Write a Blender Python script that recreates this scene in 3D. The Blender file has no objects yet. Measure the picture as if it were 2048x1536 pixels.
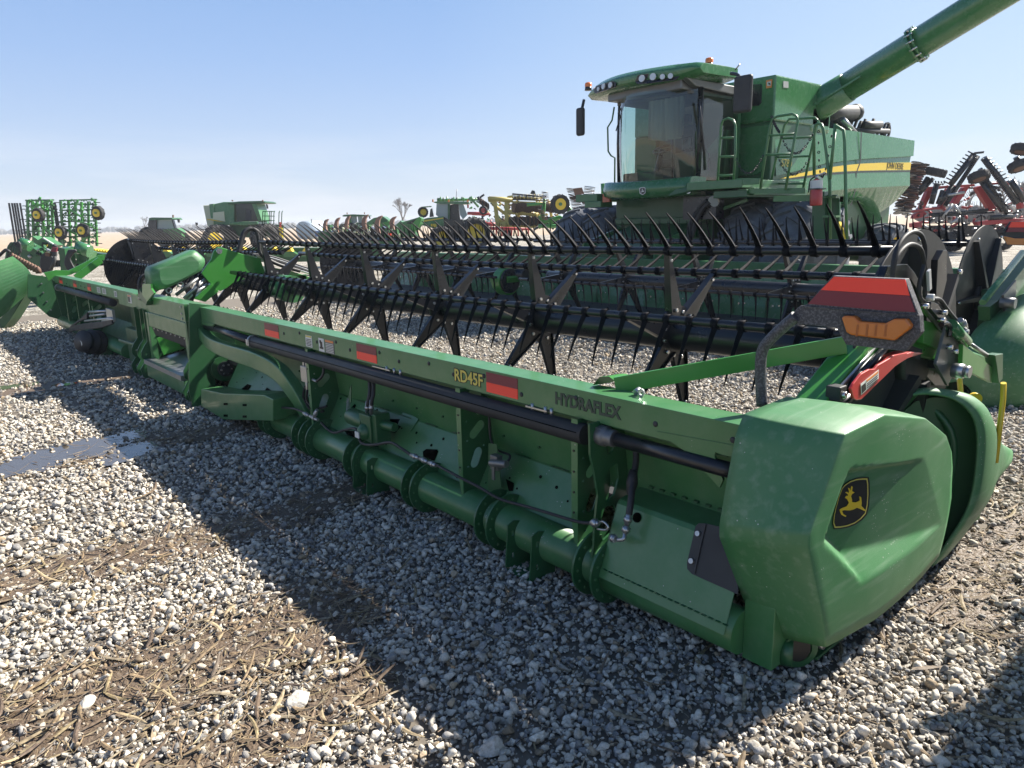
import bpy, math, random
import numpy as np
from mathutils import Vector as V, Matrix
R=math.radians
rnd=random.Random(7)
sc=bpy.context.scene
COL=sc.collection
# ---------- camera: also used by W() to turn measured points of the photo into places on known planes
YAW,PIT,ROL=R(139.324),R(12.66),R(-1.238)
CP=V((1.333,-2.2715,1.72)); FP=1439.3
F=V((math.cos(YAW)*math.cos(PIT),math.sin(YAW)*math.cos(PIT),-math.sin(PIT)))
R0=V((math.sin(YAW),-math.cos(YAW),0)); U0=R0.cross(F)
CR=math.cos(ROL)*R0+math.sin(ROL)*U0; CU=-math.sin(ROL)*R0+math.cos(ROL)*U0
def W(px,py,ax,v):
    d=F+CR*((px-1024)/FP)-CU*((py-768)/FP); i='xyz'.index(ax)
    return CP+d*((v-CP[i])/d[i])
def at(px,dist):           # ground point seen in column px at a given distance
    d=F+CR*((px-1024)/FP); d.z=0; d.normalize(); return V((CP.x+d.x*dist,CP.y+d.y*dist,0))
cam=bpy.data.cameras.new('camera'); co=bpy.data.objects.new('camera',cam); COL.objects.link(co)
cam.sensor_width=36; cam.lens=FP/2048*36; cam.clip_end=20000; cam.clip_start=.05
M=Matrix((CR,CU,-F)).transposed().to_4x4(); M.translation=CP; co.matrix_world=M
sc.camera=co
# ---------- light
EL=41.5
w=bpy.data.worlds.new('World'); sc.world=w; w.use_nodes=True
nt=w.node_tree; bg=nt.nodes['Background']; sky=nt.nodes.new('ShaderNodeTexSky'); sky.sky_type='NISHITA'
sky.sun_disc=False; sky.sun_elevation=R(EL); sky.sun_rotation=R(13); sky.air_density=1.0; sky.dust_density=.4; sky.ozone_density=1.0; sky.altitude=200
bg.inputs[1].default_value=.064
# thin streaks of cloud low over the horizon
tc=nt.nodes.new('ShaderNodeTexCoord'); mp=nt.nodes.new('ShaderNodeMapping'); mp.inputs['Scale'].default_value=(1.6,1.6,14)
nz=nt.nodes.new('ShaderNodeTexNoise'); nz.inputs['Scale'].default_value=2.2; nz.inputs['Detail'].default_value=6; nz.inputs['Roughness'].default_value=.55
cr=nt.nodes.new('ShaderNodeValToRGB'); cr.color_ramp.elements[0].position=.45; cr.color_ramp.elements[1].position=.66
sx=nt.nodes.new('ShaderNodeSeparateXYZ'); mr=nt.nodes.new('ShaderNodeMapRange'); mr.inputs[1].default_value=.13; mr.inputs[2].default_value=.03; mr.inputs[3].default_value=0; mr.inputs[4].default_value=.42
mu=nt.nodes.new('ShaderNodeMath'); mu.operation='MULTIPLY'; mx=nt.nodes.new('ShaderNodeMix'); mx.data_type='RGBA'
L=nt.links.new
L(tc.outputs['Generated'],mp.inputs[0]); L(mp.outputs[0],nz.inputs[0]); L(nz.outputs[0],cr.inputs[0]); L(tc.outputs['Generated'],sx.inputs[0]); L(sx.outputs[2],mr.inputs[0])
gr=nt.nodes.new('ShaderNodeValToRGB'); e=gr.color_ramp.elements; e[0].position=0; e[0].color=(.56,.635,.79,1); e[1].position=1; e[1].color=(.05,.11,.27,1)
for ps,c in ((.07,(.50,.60,.81,1)),(.2,(.34,.50,.82,1)),(.33,(.235,.42,.77,1)),(.5,(.11,.22,.47,1))): q=e.new(ps); q.color=c
L(sx.outputs[2],gr.inputs[0])
m5=nt.nodes.new('ShaderNodeMix'); m5.data_type='RGBA'; m5.blend_type='MULTIPLY'; m5.inputs[0].default_value=1; m5.inputs[7].default_value=(6.6,6.6,6.6,1); L(gr.outputs[0],m5.inputs[6]); m5.clamp_result=False
m6=nt.nodes.new('ShaderNodeMix'); m6.data_type='RGBA'; m6.inputs[0].default_value=.22; L(m5.outputs[2],m6.inputs[6]); L(sky.outputs[0],m6.inputs[7])
# paler towards the sun's side
dp=nt.nodes.new('ShaderNodeVectorMath'); dp.operation='DOT_PRODUCT'; L(tc.outputs['Generated'],dp.inputs[0]); dp.inputs[1].default_value=(.35,.94,0)
mr2=nt.nodes.new('ShaderNodeMapRange'); L(dp.outputs['Value'],mr2.inputs[0]); mr2.inputs[1].default_value=.25; mr2.inputs[2].default_value=1.1; mr2.inputs[3].default_value=0; mr2.inputs[4].default_value=.75
m7=nt.nodes.new('ShaderNodeMix'); m7.data_type='RGBA'; L(mr2.outputs[0],m7.inputs[0]); L(m6.outputs[2],m7.inputs[6]); m7.inputs[7].default_value=(4.4,5.4,6.1,1)
L(cr.outputs[0],mu.inputs[0]); L(mr.outputs[0],mu.inputs[1]); L(mu.outputs[0],mx.inputs[0]); L(m7.outputs[2],mx.inputs[6]); mx.inputs[7].default_value=(5.6,5.7,6.1,1); L(mx.outputs[2],bg.inputs[0])
sl=bpy.data.lights.new('sun','SUN'); sl.energy=5; sl.angle=R(.53); sl.color=(1,.94,.85)
so=bpy.data.objects.new('sun',sl); COL.objects.link(so)
sd=V((math.sin(R(13))*math.cos(R(EL)),math.cos(R(13))*math.cos(R(EL)),math.sin(R(EL)))); so.rotation_euler=sd.to_track_quat('Z','Y').to_euler(); so.location=(0,20,20)
vs=sc.view_settings; vs.view_transform='Standard'; vs.look='None'; vs.gamma=1; vs.exposure=1.4
# ---------- materials
MT={}
def mat(name,col,rough=.5,metal=0,coat=0,dust=0,dscale=6,speck=0,spec=.5,bump=0,bscale=80,trans=0,emit=None,dcol=(.32,.31,.27),var=0,streak=None,hard=False):
    if name in MT: return MT[name]
    m=bpy.data.materials.new(name); m.use_nodes=True; n=m.node_tree.nodes; l=m.node_tree.links.new
    b=n['Principled BSDF']; b.inputs['Base Color'].default_value=(*col,1); b.inputs['Roughness'].default_value=rough
    b.inputs['Metallic'].default_value=metal; b.inputs['Coat Weight'].default_value=coat; b.inputs['Coat Roughness'].default_value=.08
    b.inputs['Specular IOR Level'].default_value=spec; b.inputs['Transmission Weight'].default_value=trans
    if emit: b.inputs['Emission Color'].default_value=(*emit,1); b.inputs['Emission Strength'].default_value=1
    g=n.new('ShaderNodeNewGeometry'); last=None
    if dust or var:
        z=n.new('ShaderNodeTexNoise'); z.inputs['Scale'].default_value=dscale; z.inputs['Detail'].default_value=8; z.inputs['Roughness'].default_value=.65
        l(g.outputs['Position'],z.inputs[0])
        r=n.new('ShaderNodeValToRGB'); r.color_ramp.elements[0].position=.35; r.color_ramp.elements[1].position=.8
        if hard: r.color_ramp.elements[0].position=.49; r.color_ramp.elements[1].position=.55
        r.color_ramp.elements[1].color=(dust+var,)*3+(1,); r.color_ramp.elements[0].color=(dust*.25,)*3+(1,)
        l(z.outputs[0],r.inputs[0])
        x=n.new('ShaderNodeMix'); x.data_type='RGBA'; x.inputs[6].default_value=(*col,1); x.inputs[7].default_value=(*dcol,1)
        l(r.outputs[0],x.inputs[0]); last=x
    if speck:
        v=n.new('ShaderNodeTexVoronoi'); v.inputs['Scale'].default_value=95; l(g.outputs['Position'],v.inputs[0])
        z2=n.new('ShaderNodeTexNoise'); z2.inputs['Scale'].default_value=5; l(g.outputs['Position'],z2.inputs[0])
        sc2=n.new('ShaderNodeSeparateColor'); l(v.outputs['Color'],sc2.inputs[0])
        m1=n.new('ShaderNodeMath'); m1.operation='LESS_THAN'; l(v.outputs['Distance'],m1.inputs[0]); m1.inputs[1].default_value=.22
        m2=n.new('ShaderNodeMath'); m2.operation='MULTIPLY'; l(sc2.outputs[0],m2.inputs[0]); l(z2.outputs[0],m2.inputs[1])
        m3=n.new('ShaderNodeMath'); m3.operation='GREATER_THAN'; l(m2.outputs[0],m3.inputs[0]); m3.inputs[1].default_value=1-speck
        m4=n.new('ShaderNodeMath'); m4.operation='MULTIPLY'; l(m1.outputs[0],m4.inputs[0]); l(m3.outputs[0],m4.inputs[1])
        x=n.new('ShaderNodeMix'); x.data_type='RGBA'; l(m4.outputs[0],x.inputs[0])
        if last: l(last.outputs[2],x.inputs[6])
        else: x.inputs[6].default_value=(*col,1)
        x.inputs[7].default_value=(.45,.45,.42,1); last=x
    if last: l(last.outputs[2],b.inputs['Base Color'])
    # slight unevenness of gloss
    z3=n.new('ShaderNodeTexNoise'); z3.inputs['Scale'].default_value=9; z3.inputs['Detail'].default_value=5; l(g.outputs['Position'],z3.inputs[0])
    mr=n.new('ShaderNodeMapRange'); l(z3.outputs[0],mr.inputs[0]); mr.inputs[3].default_value=max(.02,rough-.1); mr.inputs[4].default_value=min(1,rough+.14); l(mr.outputs[0],b.inputs['Roughness'])
    if bump:
        z4=n.new('ShaderNodeTexNoise'); z4.inputs['Scale'].default_value=bscale; z4.inputs['Detail'].default_value=3; l(g.outputs['Position'],z4.inputs[0])
        bu=n.new('ShaderNodeBump'); bu.inputs['Strength'].default_value=bump; bu.inputs['Distance'].default_value=.01; l(z4.outputs[0],bu.inputs['Height']); l(bu.outputs[0],b.inputs['Normal'])
    if streak:
        mp_=n.new('ShaderNodeMapping'); mp_.inputs['Scale'].default_value=streak; l(g.outputs['Position'],mp_.inputs[0]); z5=n.new('ShaderNodeTexNoise'); z5.inputs['Scale'].default_value=1; z5.inputs['Detail'].default_value=6; l(mp_.outputs[0],z5.inputs[0])
        r5=n.new('ShaderNodeValToRGB'); r5.color_ramp.elements[0].position=.52; r5.color_ramp.elements[1].position=.75; r5.color_ramp.elements[1].color=(.3,.3,.3,1); l(z5.outputs[0],r5.inputs[0])
        x=n.new('ShaderNodeMix'); x.data_type='RGBA'; l(r5.outputs[0],x.inputs[0]); l(last.outputs[2],x.inputs[6]); x.inputs[7].default_value=(*dcol,1); l(x.outputs[2],b.inputs['Base Color'])
    MT[name]=m; return m
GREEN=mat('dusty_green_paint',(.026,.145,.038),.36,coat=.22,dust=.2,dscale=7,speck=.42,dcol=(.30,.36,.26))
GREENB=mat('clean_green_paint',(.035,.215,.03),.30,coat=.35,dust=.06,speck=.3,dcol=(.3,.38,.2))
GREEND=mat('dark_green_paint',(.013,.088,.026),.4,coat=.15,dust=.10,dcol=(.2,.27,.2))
PLAST=mat('green_moulded_plastic',(.028,.15,.044),.46,coat=.03,dust=.22,dscale=2.5,speck=.47,bump=.08,bscale=260,dcol=(.28,.36,.27),streak=(30,2.5,26))
GREENC=mat('combine_green_paint',(.024,.145,.042),.24,coat=.4,dust=.17,dscale=2.5,dcol=(.3,.42,.3))
BLACK=mat('black_reel_paint',(.009,.010,.014),.28,coat=.2,spec=.45,dust=.04,dcol=(.12,.12,.12))
TINE=mat('black_tine_plastic',(.008,.008,.011),.68,spec=.12,dust=.02,dcol=(.1,.1,.1))
DARK=mat('dull_black_plastic',(.02,.021,.023),.55,dust=.12,dscale=8,speck=.3,dcol=(.14,.14,.135))
RUB=mat('rubber_hose',(.016,.016,.018),.55,dust=.1,dcol=(.1,.1,.1))
STEEL=mat('galvanised_steel',(.42,.43,.44),.34,metal=.9,dust=.1)
BRIGHT=mat('bright_bolt_steel',(.6,.6,.6),.25,metal=1)
GREYP=mat('grey_steel_plate',(.16,.165,.17),.4,metal=.6,dust=.15)
TYRE=mat('dusty_tyre_rubber',(.045,.05,.06),.85,dust=.6,dscale=4,dcol=(.26,.28,.32),bump=.2,bscale=30)
TYREC=mat('tyre_rubber',(.022,.022,.024),.8,dust=.2,dcol=(.1,.1,.1))
YEL=mat('yellow_paint',(.72,.50,.02),.4,coat=.2,dust=.05)
DECY=mat('yellow_decal',(.62,.52,.10),.5)
REFO=mat('orange_red_reflector',(.95,.055,.03),.4,dust=.02,dcol=(.4,.1,.08))
REFR=mat('dark_red_reflector',(.17,.012,.028),.4,dust=.06,dcol=(.2,.1,.1))
LAMP=mat('amber_lens',(.50,.14,.01),.22,coat=.5,dust=.06,dcol=(.3,.12,.03))
RED=mat('red_paint',(.42,.015,.015),.35,coat=.3,dust=.1,dcol=(.4,.2,.17))
REDI=mat('implement_red_paint',(.36,.018,.022),.45,dust=.12,dcol=(.4,.22,.2))
HOLE=mat('painted_gap_dark',(.003,.004,.003),.95,spec=.02)  # flat black for holes and seams; inner shade is put into the colour
WHT=mat('white_label',(.62,.62,.58),.5)
ORG=mat('orange_label',(.7,.24,.06),.5)
BLKD=mat('black_decal',(.015,.015,.015),.4)
GREYD=mat('faded_black_decal',(.028,.05,.035),.5)
RUST=mat('rusty_disc_steel',(.13,.065,.04),.7,dust=.3,dcol=(.25,.16,.11))
BRN=mat('brown_poly_snout',(.20,.11,.085),.6,dust=.2,dcol=(.3,.22,.18))
CREAM=mat('cream_yellow_paint',(.52,.42,.10),.5,dust=.15)
LENS=mat('clear_lamp_lens',(.55,.56,.56),.15,metal=.3)
SEAT=mat('cab_seat_fabric',(.045,.045,.05),.9,var=.2,dcol=(.12,.12,.12))
CABIN=mat('cab_liner',(.15,.145,.13),.8)
GLASS=bpy.data.materials.new('cab_glass'); GLASS.use_nodes=True
_n=GLASS.node_tree.nodes; _l=GLASS.node_tree.links.new
_t=_n.new('ShaderNodeBsdfTransparent'); _t.inputs[0].default_value=(.66,.80,.74,1)
_g=_n.new('ShaderNodeBsdfGlossy'); _g.inputs['Roughness'].default_value=.03; _g.inputs[0].default_value=(.9,.9,.9,1)
_f=_n.new('ShaderNodeFresnel'); _f.inputs[0].default_value=1.5; _m=_n.new('ShaderNodeMixShader')
_a=_n.new('ShaderNodeMath'); _a.operation='MULTIPLY_ADD'; _a.inputs[1].default_value=1.0; _a.inputs[2].default_value=.03
_l(_f.outputs[0],_a.inputs[0]); _l(_a.outputs[0],_m.inputs[0]); _l(_t.outputs[0],_m.inputs[1]); _l(_g.outputs[0],_m.inputs[2]); _l(_m.outputs[0],_n['Material Output'].inputs[0])
# ---------- mesh builder
class MB:
    def __init__(s): s.v=[]; s.f=[]; s.sm=[]; s.mi=[]; s.cur=0
    def add(s,vs,fs,smooth=False,mi=None):
        o=len(s.v); s.v+=[tuple(p) for p in vs]; s.f+=[tuple(i+o for i in f) for f in fs]
        sm=smooth if isinstance(smooth,list) else [smooth]*len(fs); s.sm+=sm; s.mi+=[s.cur if mi is None else mi]*len(fs); return s
    def box(s,a,b,mi=None):
        x0,x1=sorted((a[0],b[0]));y0,y1=sorted((a[1],b[1]));z0,z1=sorted((a[2],b[2]))
        return s.add([(x0,y0,z0),(x1,y0,z0),(x1,y1,z0),(x0,y1,z0),(x0,y0,z1),(x1,y0,z1),(x1,y1,z1),(x0,y1,z1)],
          [(0,3,2,1),(4,5,6,7),(0,1,5,4),(1,2,6,5),(2,3,7,6),(3,0,4,7)],False,mi)
    def bar(s,p,q,w,h,up=(0,0,1),mi=None,w2=None,h2=None):
        p=V(p);q=V(q);d=(q-p).normalized();u=V(up);x=d.cross(u)
        if x.length<1e-4: x=d.cross(V((1,0,0)))
        x.normalize();u=x.cross(d); w2=w if w2 is None else w2;h2=h if h2 is None else h2
        vs=[p+x*sx*w/2+u*su*h/2 for sx,su in ((-1,-1),(1,-1),(1,1),(-1,1))]+[q+x*sx*w2/2+u*su*h2/2 for sx,su in ((-1,-1),(1,-1),(1,1),(-1,1))]
        return s.add(vs,[(0,1,2,3),(7,6,5,4),(0,4,5,1),(1,5,6,2),(2,6,7,3),(3,7,4,0)],False,mi)
    def tube(s,pts,r,n=10,cap=True,mi=None):
        P=[V(p) for p in pts];m=len(P); rr=r if isinstance(r,(list,tuple)) else [r]*m
        vs=[];u=None
        for i,p in enumerate(P):
            t=(P[min(i+1,m-1)]-P[max(i-1,0)]).normalized()
            if u is None:
                u=t.cross(V((0,0,1))); 
                if u.length<1e-3: u=t.cross(V((1,0,0)))
            u=(u-t*u.dot(t)).normalized(); w_=t.cross(u)
            for k in range(n):
                a=2*math.pi*k/n; vs.append(p+(u*math.cos(a)+w_*math.sin(a))*rr[i])
        fs=[(i*n+k,i*n+(k+1)%n,(i+1)*n+(k+1)%n,(i+1)*n+k) for i in range(m-1) for k in range(n)]; sm=[True]*len(fs)
        if cap: fs+=[tuple(range(n))[::-1],tuple(range((m-1)*n,m*n))]; sm+=[False]*2
        return s.add(vs,fs,sm,mi)
    def prism(s,poly,vec,mi=None,smooth=False):
        n=len(poly);vec=V(vec);P=[V(p) for p in poly]
        nn=V((0,0,0))
        for i in range(n): nn+=P[i].cross(P[(i+1)%n])
        if nn.dot(vec)<0: P=P[::-1]
        return s.add(P+[p+vec for p in P],[tuple(range(n))[::-1],tuple(range(n,2*n))]+[(i,(i+1)%n,n+(i+1)%n,n+i) for i in range(n)],[False,False]+[smooth]*n,mi)
    def disc(s,c,axis,r,t,n=24,mi=None,r2=None):
        a=V(axis).normalized(); c=V(c); return s.tube([c-a*t/2,c+a*t/2],[r,r if r2 is None else r2],n,True,mi)
    def ring(s,c,axis,r0,r1,t,n=28,mi=None):
        a=V(axis).normalized();c=V(c);u=a.orthogonal().normalized();w_=a.cross(u);vs=[]
        for k in range(n):
            d=u*math.cos(2*math.pi*k/n)+w_*math.sin(2*math.pi*k/n)
            vs+=[c+d*r0-a*t/2,c+d*r1-a*t/2,c+d*r1+a*t/2,c+d*r0+a*t/2]
        fs=[]
        for k in range(n):
            i=4*k;j=4*((k+1)%n)
            for q in range(4): fs.append((i+q,i+(q+1)%4,j+(q+1)%4,j+q))
        return s.add(vs,fs,False,mi)
    def lathe(s,prof,c,axis,n=28,mi=None):   # prof: (radius, along)
        a=V(axis).normalized();c=V(c);u=a.orthogonal().normalized();w_=a.cross(u);vs=[];m=len(prof)
        for r,h in prof:
            for k in range(n):
                d=u*math.cos(2*math.pi*k/n)+w_*math.sin(2*math.pi*k/n); vs.append(c+a*h+d*r)
        fs=[(i*n+k,i*n+(k+1)%n,(i+1)*n+(k+1)%n,(i+1)*n+k) for i in range(m-1) for k in range(n)]
        return s.add(vs,fs,True,mi)
    def loft(s,rings,closed=True,smooth=True,cap=(False,False),mi=None):
        n=len(rings[0]);m=len(rings);vs=[V(p) for r in rings for p in r]
        e=n if closed else n-1
        fs=[(i*n+k,i*n+(k+1)%n,(i+1)*n+(k+1)%n,(i+1)*n+k) for i in range(m-1) for k in range(e)];sm=[smooth]*len(fs)
        if cap[0]: fs.append(tuple(range(n))[::-1]);sm.append(False)
        if cap[1]: fs.append(tuple(range((m-1)*n,m*n)));sm.append(False)
        return s.add(vs,fs,sm,mi)
    def ball(s,c,r,mi=None,n=12,sq=(1,1,1)):
        c=V(c);vs=[];m=n//2
        for i in range(m+1):
            t=math.pi*i/m
            for k in range(n):
                a=2*math.pi*k/n; vs.append(c+V((r*sq[0]*math.sin(t)*math.cos(a),r*sq[1]*math.sin(t)*math.sin(a),r*sq[2]*math.cos(t))))
        fs=[(i*n+k,(i+1)*n+k,(i+1)*n+(k+1)%n,i*n+(k+1)%n) for i in range(m) for k in range(n)]
        return s.add(vs,fs,True,mi)
    def plate(s,outline,holes,o,u,w_,t,mi=None,smoothout=False):
        """flat plate with holes: 2-D outline and holes in frame (origin o, axes u,w_), thickness t"""
        cu=bpy.data.curves.new('tmp','CURVE'); cu.dimensions='2D'; cu.fill_mode='BOTH'; cu.extrude=t/2
        for lp in [outline]+list(holes):
            sp=cu.splines.new('POLY'); sp.points.add(len(lp)-1)
            for q,(a,b) in zip(sp.points,lp): q.co=(a,b,0,1)
            sp.use_cyclic_u=True
        ob=bpy.data.objects.new('tmp',cu); me=bpy.data.meshes.new_from_object(ob)
        u=V(u);w_=V(w_);nn=u.cross(w_).normalized();o=V(o)
        s.add([o+u*p.co.x+w_*p.co.y+nn*p.co.z for p in me.vertices],[tuple(f.vertices) for f in me.polygons],False,mi)
        bpy.data.objects.remove(ob);bpy.data.curves.remove(cu);bpy.data.meshes.remove(me);return s
    def text(s,body,o,u,w_,size,ext=.001,mi=None,bold=0,sx=1):
        cu=bpy.data.curves.new('tmp','FONT'); cu.body=body; cu.size=size; cu.extrude=ext; cu.offset=bold; cu.resolution_u=3
        ob=bpy.data.objects.new('tmp',cu); me=bpy.data.meshes.new_from_object(ob)
        u=V(u).normalized();w_=V(w_).normalized();nn=u.cross(w_);o=V(o)
        s.add([o+u*p.co.x*sx+w_*p.co.y+nn*p.co.z for p in me.vertices],[tuple(f.vertices) for f in me.polygons],False,mi)
        bpy.data.objects.remove(ob);bpy.data.curves.remove(cu);bpy.data.meshes.remove(me);return s
    def build(s,name,mats,parent=None,bevel=0,sub=0,seg=2):
        me=bpy.data.meshes.new(name); me.from_pydata(s.v,[],s.f); me.update()
        if not isinstance(mats,(list,tuple)): mats=[mats]
        for m in mats: me.materials.append(m)
        me.polygons.foreach_set('use_smooth',s.sm); me.polygons.foreach_set('material_index',[min(i,len(mats)-1) for i in s.mi])
        o=bpy.data.objects.new(name,me); COL.objects.link(o)
        if parent is not None:
            o.parent=parent
            rt=parent
            if not parent.get('_local'): o.location=-WLOC(parent)
            else: o['_local']=1
        if sub:
            d=o.modifiers.new('s','SUBSURF'); d.levels=d.render_levels=sub
        if bevel:
            d=o.modifiers.new('b','BEVEL'); d.width=bevel; d.segments=seg; d.limit_method='ANGLE'; d.angle_limit=R(35)
        return o
def WP(px,py,p0,nrm):
    d=F+CR*((px-1024)/FP)-CU*((py-768)/FP); p0=V(p0); nrm=V(nrm); return CP+d*((p0-CP).dot(nrm)/d.dot(nrm))
def WLOC(o):
    p=V((0,0,0))
    while o is not None: p=p+o.location; o=o.parent
    return p
def tag(o,label=None,cat=None,group=None,kind=None):
    if label: o['label']=label
    if cat: o['category']=cat
    if group: o['group']=group
    if kind: o['kind']=kind
    return o
def thing(name,loc,label,cat,group=None,local=False):
    o=bpy.data.objects.new(name,None); COL.objects.link(o); o.location=loc; o.empty_display_size=.2
    if local: o['_local']=1
    return tag(o,label,cat,group)
def copy_tree(o,parent=None):
    c=o.copy(); COL.objects.link(c)
    if parent is not None: c.parent=parent
    for ch in list(o.children): copy_tree(ch,c)
    return c
def oval(cx,cy,l,wd,ang,n=8):
    """slot outline"""
    a=R(ang);o=[]
    for k in range(n+1):
        t=-math.pi/2+math.pi*k/n; o.append((l/2-wd/2+wd/2*math.cos(t),wd/2*math.sin(t)))
    for k in range(n+1):
        t=math.pi/2+math.pi*k/n; o.append((-l/2+wd/2+wd/2*math.cos(t),wd/2*math.sin(t)))
    return [(cx+x*math.cos(a)-y*math.sin(a),cy+x*math.sin(a)+y*math.cos(a)) for x,y in o]
def circ(cx,cy,r,n=16): return [(cx+r*math.cos(2*math.pi*k/n),cy+r*math.sin(2*math.pi*k/n)) for k in range(n)]
def spline(pts,n=8):
    P=[V(p) for p in pts];o=[]
    for i in range(len(P)-1):
        a=P[max(i-1,0)];b=P[i];c=P[i+1];d=P[min(i+2,len(P)-1)]
        for k in range(n):
            t=k/n; o.append(.5*((2*b)+(c-a)*t+(2*a-5*b+4*c-d)*t*t+(3*b-a-3*c+d)*t**3))
    o.append(P[-1]); return o
X=V((1,0,0));Y=V((0,1,0));Z=V((0,0,1))
# ================= GROUND
GM=bpy.data.materials.new('gravel_bed'); GM.use_nodes=True; n=GM.node_tree.nodes; l=GM.node_tree.links.new; b=n['Principled BSDF']; b.inputs['Roughness'].default_value=.9
g=n.new('ShaderNodeNewGeometry')
v1=n.new('ShaderNodeTexVoronoi'); v1.inputs['Scale'].default_value=26; l(g.outputs['Position'],v1.inputs[0])
nz1=n.new('ShaderNodeTexNoise'); nz1.inputs['Scale'].default_value=1.1; nz1.inputs['Detail'].default_value=7; l(g.outputs['Position'],nz1.inputs[0])
sp=n.new('ShaderNodeSeparateColor'); l(v1.outputs['Color'],sp.inputs[0])
v1.inputs['Scale'].default_value=30; r1=n.new('ShaderNodeValToRGB'); e=r1.color_ramp.elements; e[0].color=(.07,.058,.045,1); e[1].color=(.60,.56,.48,1); e[1].position=.75; e[0].position=.05; l(sp.outputs[0],r1.inputs[0])
r2=n.new('ShaderNodeValToRGB'); e=r2.color_ramp.elements; e[0].position=.36; e[1].position=.6; e[0].color=(.42,.40,.36,1); e[1].color=(.92,.92,.92,1); l(nz1.outputs[0],r2.inputs[0])
mm=n.new('ShaderNodeMix'); mm.data_type='RGBA'; mm.blend_type='MULTIPLY'; mm.inputs[0].default_value=1; l(r1.outputs[0],mm.inputs[6]); l(r2.outputs[0],mm.inputs[7]); l(mm.outputs[2],b.inputs['Base Color'])
bp=n.new('ShaderNodeBump'); bp.inputs['Strength'].default_value=.9; bp.inputs['Distance'].default_value=.03; bp.invert=True; l(v1.outputs['Distance'],bp.inputs['Height']); l(bp.outputs[0],b.inputs['Normal'])
FM=bpy.data.materials.new('stubble_field'); FM.use_nodes=True; n=FM.node_tree.nodes; l=FM.node_tree.links.new; b=n['Principled BSDF']; b.inputs['Roughness'].default_value=.95
g=n.new('ShaderNodeNewGeometry'); mpp=n.new('ShaderNodeMapping'); l(g.outputs['Position'],mpp.inputs[0]); mpp.inputs['Rotation'].default_value=(0,0,R(20)); mpp.inputs['Scale'].default_value=(.25,1.3,1)
nn=n.new('ShaderNodeTexNoise'); nn.inputs['Scale'].default_value=.8; nn.inputs['Detail'].default_value=12; nn.inputs['Roughness'].default_value=.75; l(mpp.outputs[0],nn.inputs[0])
rr=n.new('ShaderNodeValToRGB'); e=rr.color_ramp.elements; e[0].position=.3; e[1].position=.7; e[0].color=(.22,.15,.095,1); e[1].color=(.46,.37,.26,1); l(nn.outputs[0],rr.inputs[0]); l(rr.outputs[0],b.inputs['Base Color'])
def sheet(name,pts,m):
    o=MB().add(pts,[tuple(range(len(pts)))]).build(name,m); tag(o,kind='structure'); return o
fa=[at(x,d) for x,d in ((-2500,95),(-200,88),(150,84),(500,80),(900,95),(1300,110),(1800,80),(2600,60),(4500,80))]
far=[(9000*math.cos(a),9000*math.sin(a),0) for a in [R(k) for k in range(0,360,10)]]
sheet('field',[(x,y,-.03) for x,y,_ in far],FM)
yard=[(p.x,p.y,-.015) for p in fa]+[(60,-40,-.015),(-20,-60,-.015),(-90,-30,-.015)]
def cross(o,a,b): return (a[0]-o[0])*(b[1]-o[1])-(a[1]-o[1])*(b[0]-o[0])
area=sum(yard[i][0]*yard[(i+1)%len(yard)][1]-yard[(i+1)%len(yard)][0]*yard[i][1] for i in range(len(yard)))
if area<0: yard=yard[::-1]
sheet('gravel_yard',yard,GM)
BED=mat('dark_gritty_bed',(.10,.085,.068),.9,dust=.6,dscale=40,dcol=(.22,.19,.15))
sheet('gravel_bed',[(-17,-7,-.009),(3.2,-7,-.009),(3.2,11,-.009),(-17,11,-.009)],BED)
# tracks worn along the header where stones sink into litter and water
def trk(x,y):
    m=0
    for cx,wd,y0,y1 in ((-2.78,.33,-6,.8),(-1.55,.45,-6,-.75),(-4.95,.38,-6,.3),(-8.3,.45,-6,.2),(.42,.22,.9,3.2),(-.95,.2,-3.5,-1.0)):
        t=abs(x-cx-.08*math.sin(y*2.3+cx))/wd
        if y0<y<y1: m=max(m,1-t*t)
    return m
POOL=[((-5.12,-1.45),.62,.33,.25),((-4.85,-1.02),.28,.16,.9),((-8.5,-1.35),.30,.12,.1),((-8.2,-.9),.12,.08,0)]
def wet(x,y):
    m=0
    for (cx,cy),a,b_,th in POOL:
        dx,dy=x-cx,y-cy; c,s_=math.cos(th),math.sin(th); u,v_=(dx*c+dy*s_)/b_,(-dx*s_+dy*c)/a
        d=u*u+v_*v_+.35*math.sin(x*9+y*4)+.2*math.sin(y*17)+.14*math.sin(x*41+y*13)+.12*math.sin(y*57-x*23)
        m=max(m,1.15-d)
    return m
# stones
rg=np.random.default_rng(3)
def ico(sub):
    t=(1+5**.5)/2; v=[(-1,t,0),(1,t,0),(-1,-t,0),(1,-t,0),(0,-1,t),(0,1,t),(0,-1,-t),(0,1,-t),(t,0,-1),(t,0,1),(-t,0,-1),(-t,0,1)]
    f=[(0,11,5),(0,5,1),(0,1,7),(0,7,10),(0,10,11),(1,5,9),(5,11,4),(11,10,2),(10,7,6),(7,1,8),(3,9,4),(3,4,2),(3,2,6),(3,6,8),(3,8,9),(4,9,5),(2,4,11),(6,2,10),(8,6,7),(9,8,1)]
    v=[np.array(p)/np.linalg.norm(p) for p in v]
    for _ in range(sub):
        c={};nf=[]
        def mid(a,b):
            k=(min(a,b),max(a,b))
            if k not in c: q=v[a]+v[b]; v.append(q/np.linalg.norm(q)); c[k]=len(v)-1
            return c[k]
        for a,b,d in f:
            x,y,z=mid(a,b),mid(b,d),mid(d,a); nf+=[(a,x,z),(b,y,x),(d,z,y),(x,y,z)]
        f=nf
    return np.array(v),np.array(f)
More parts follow.
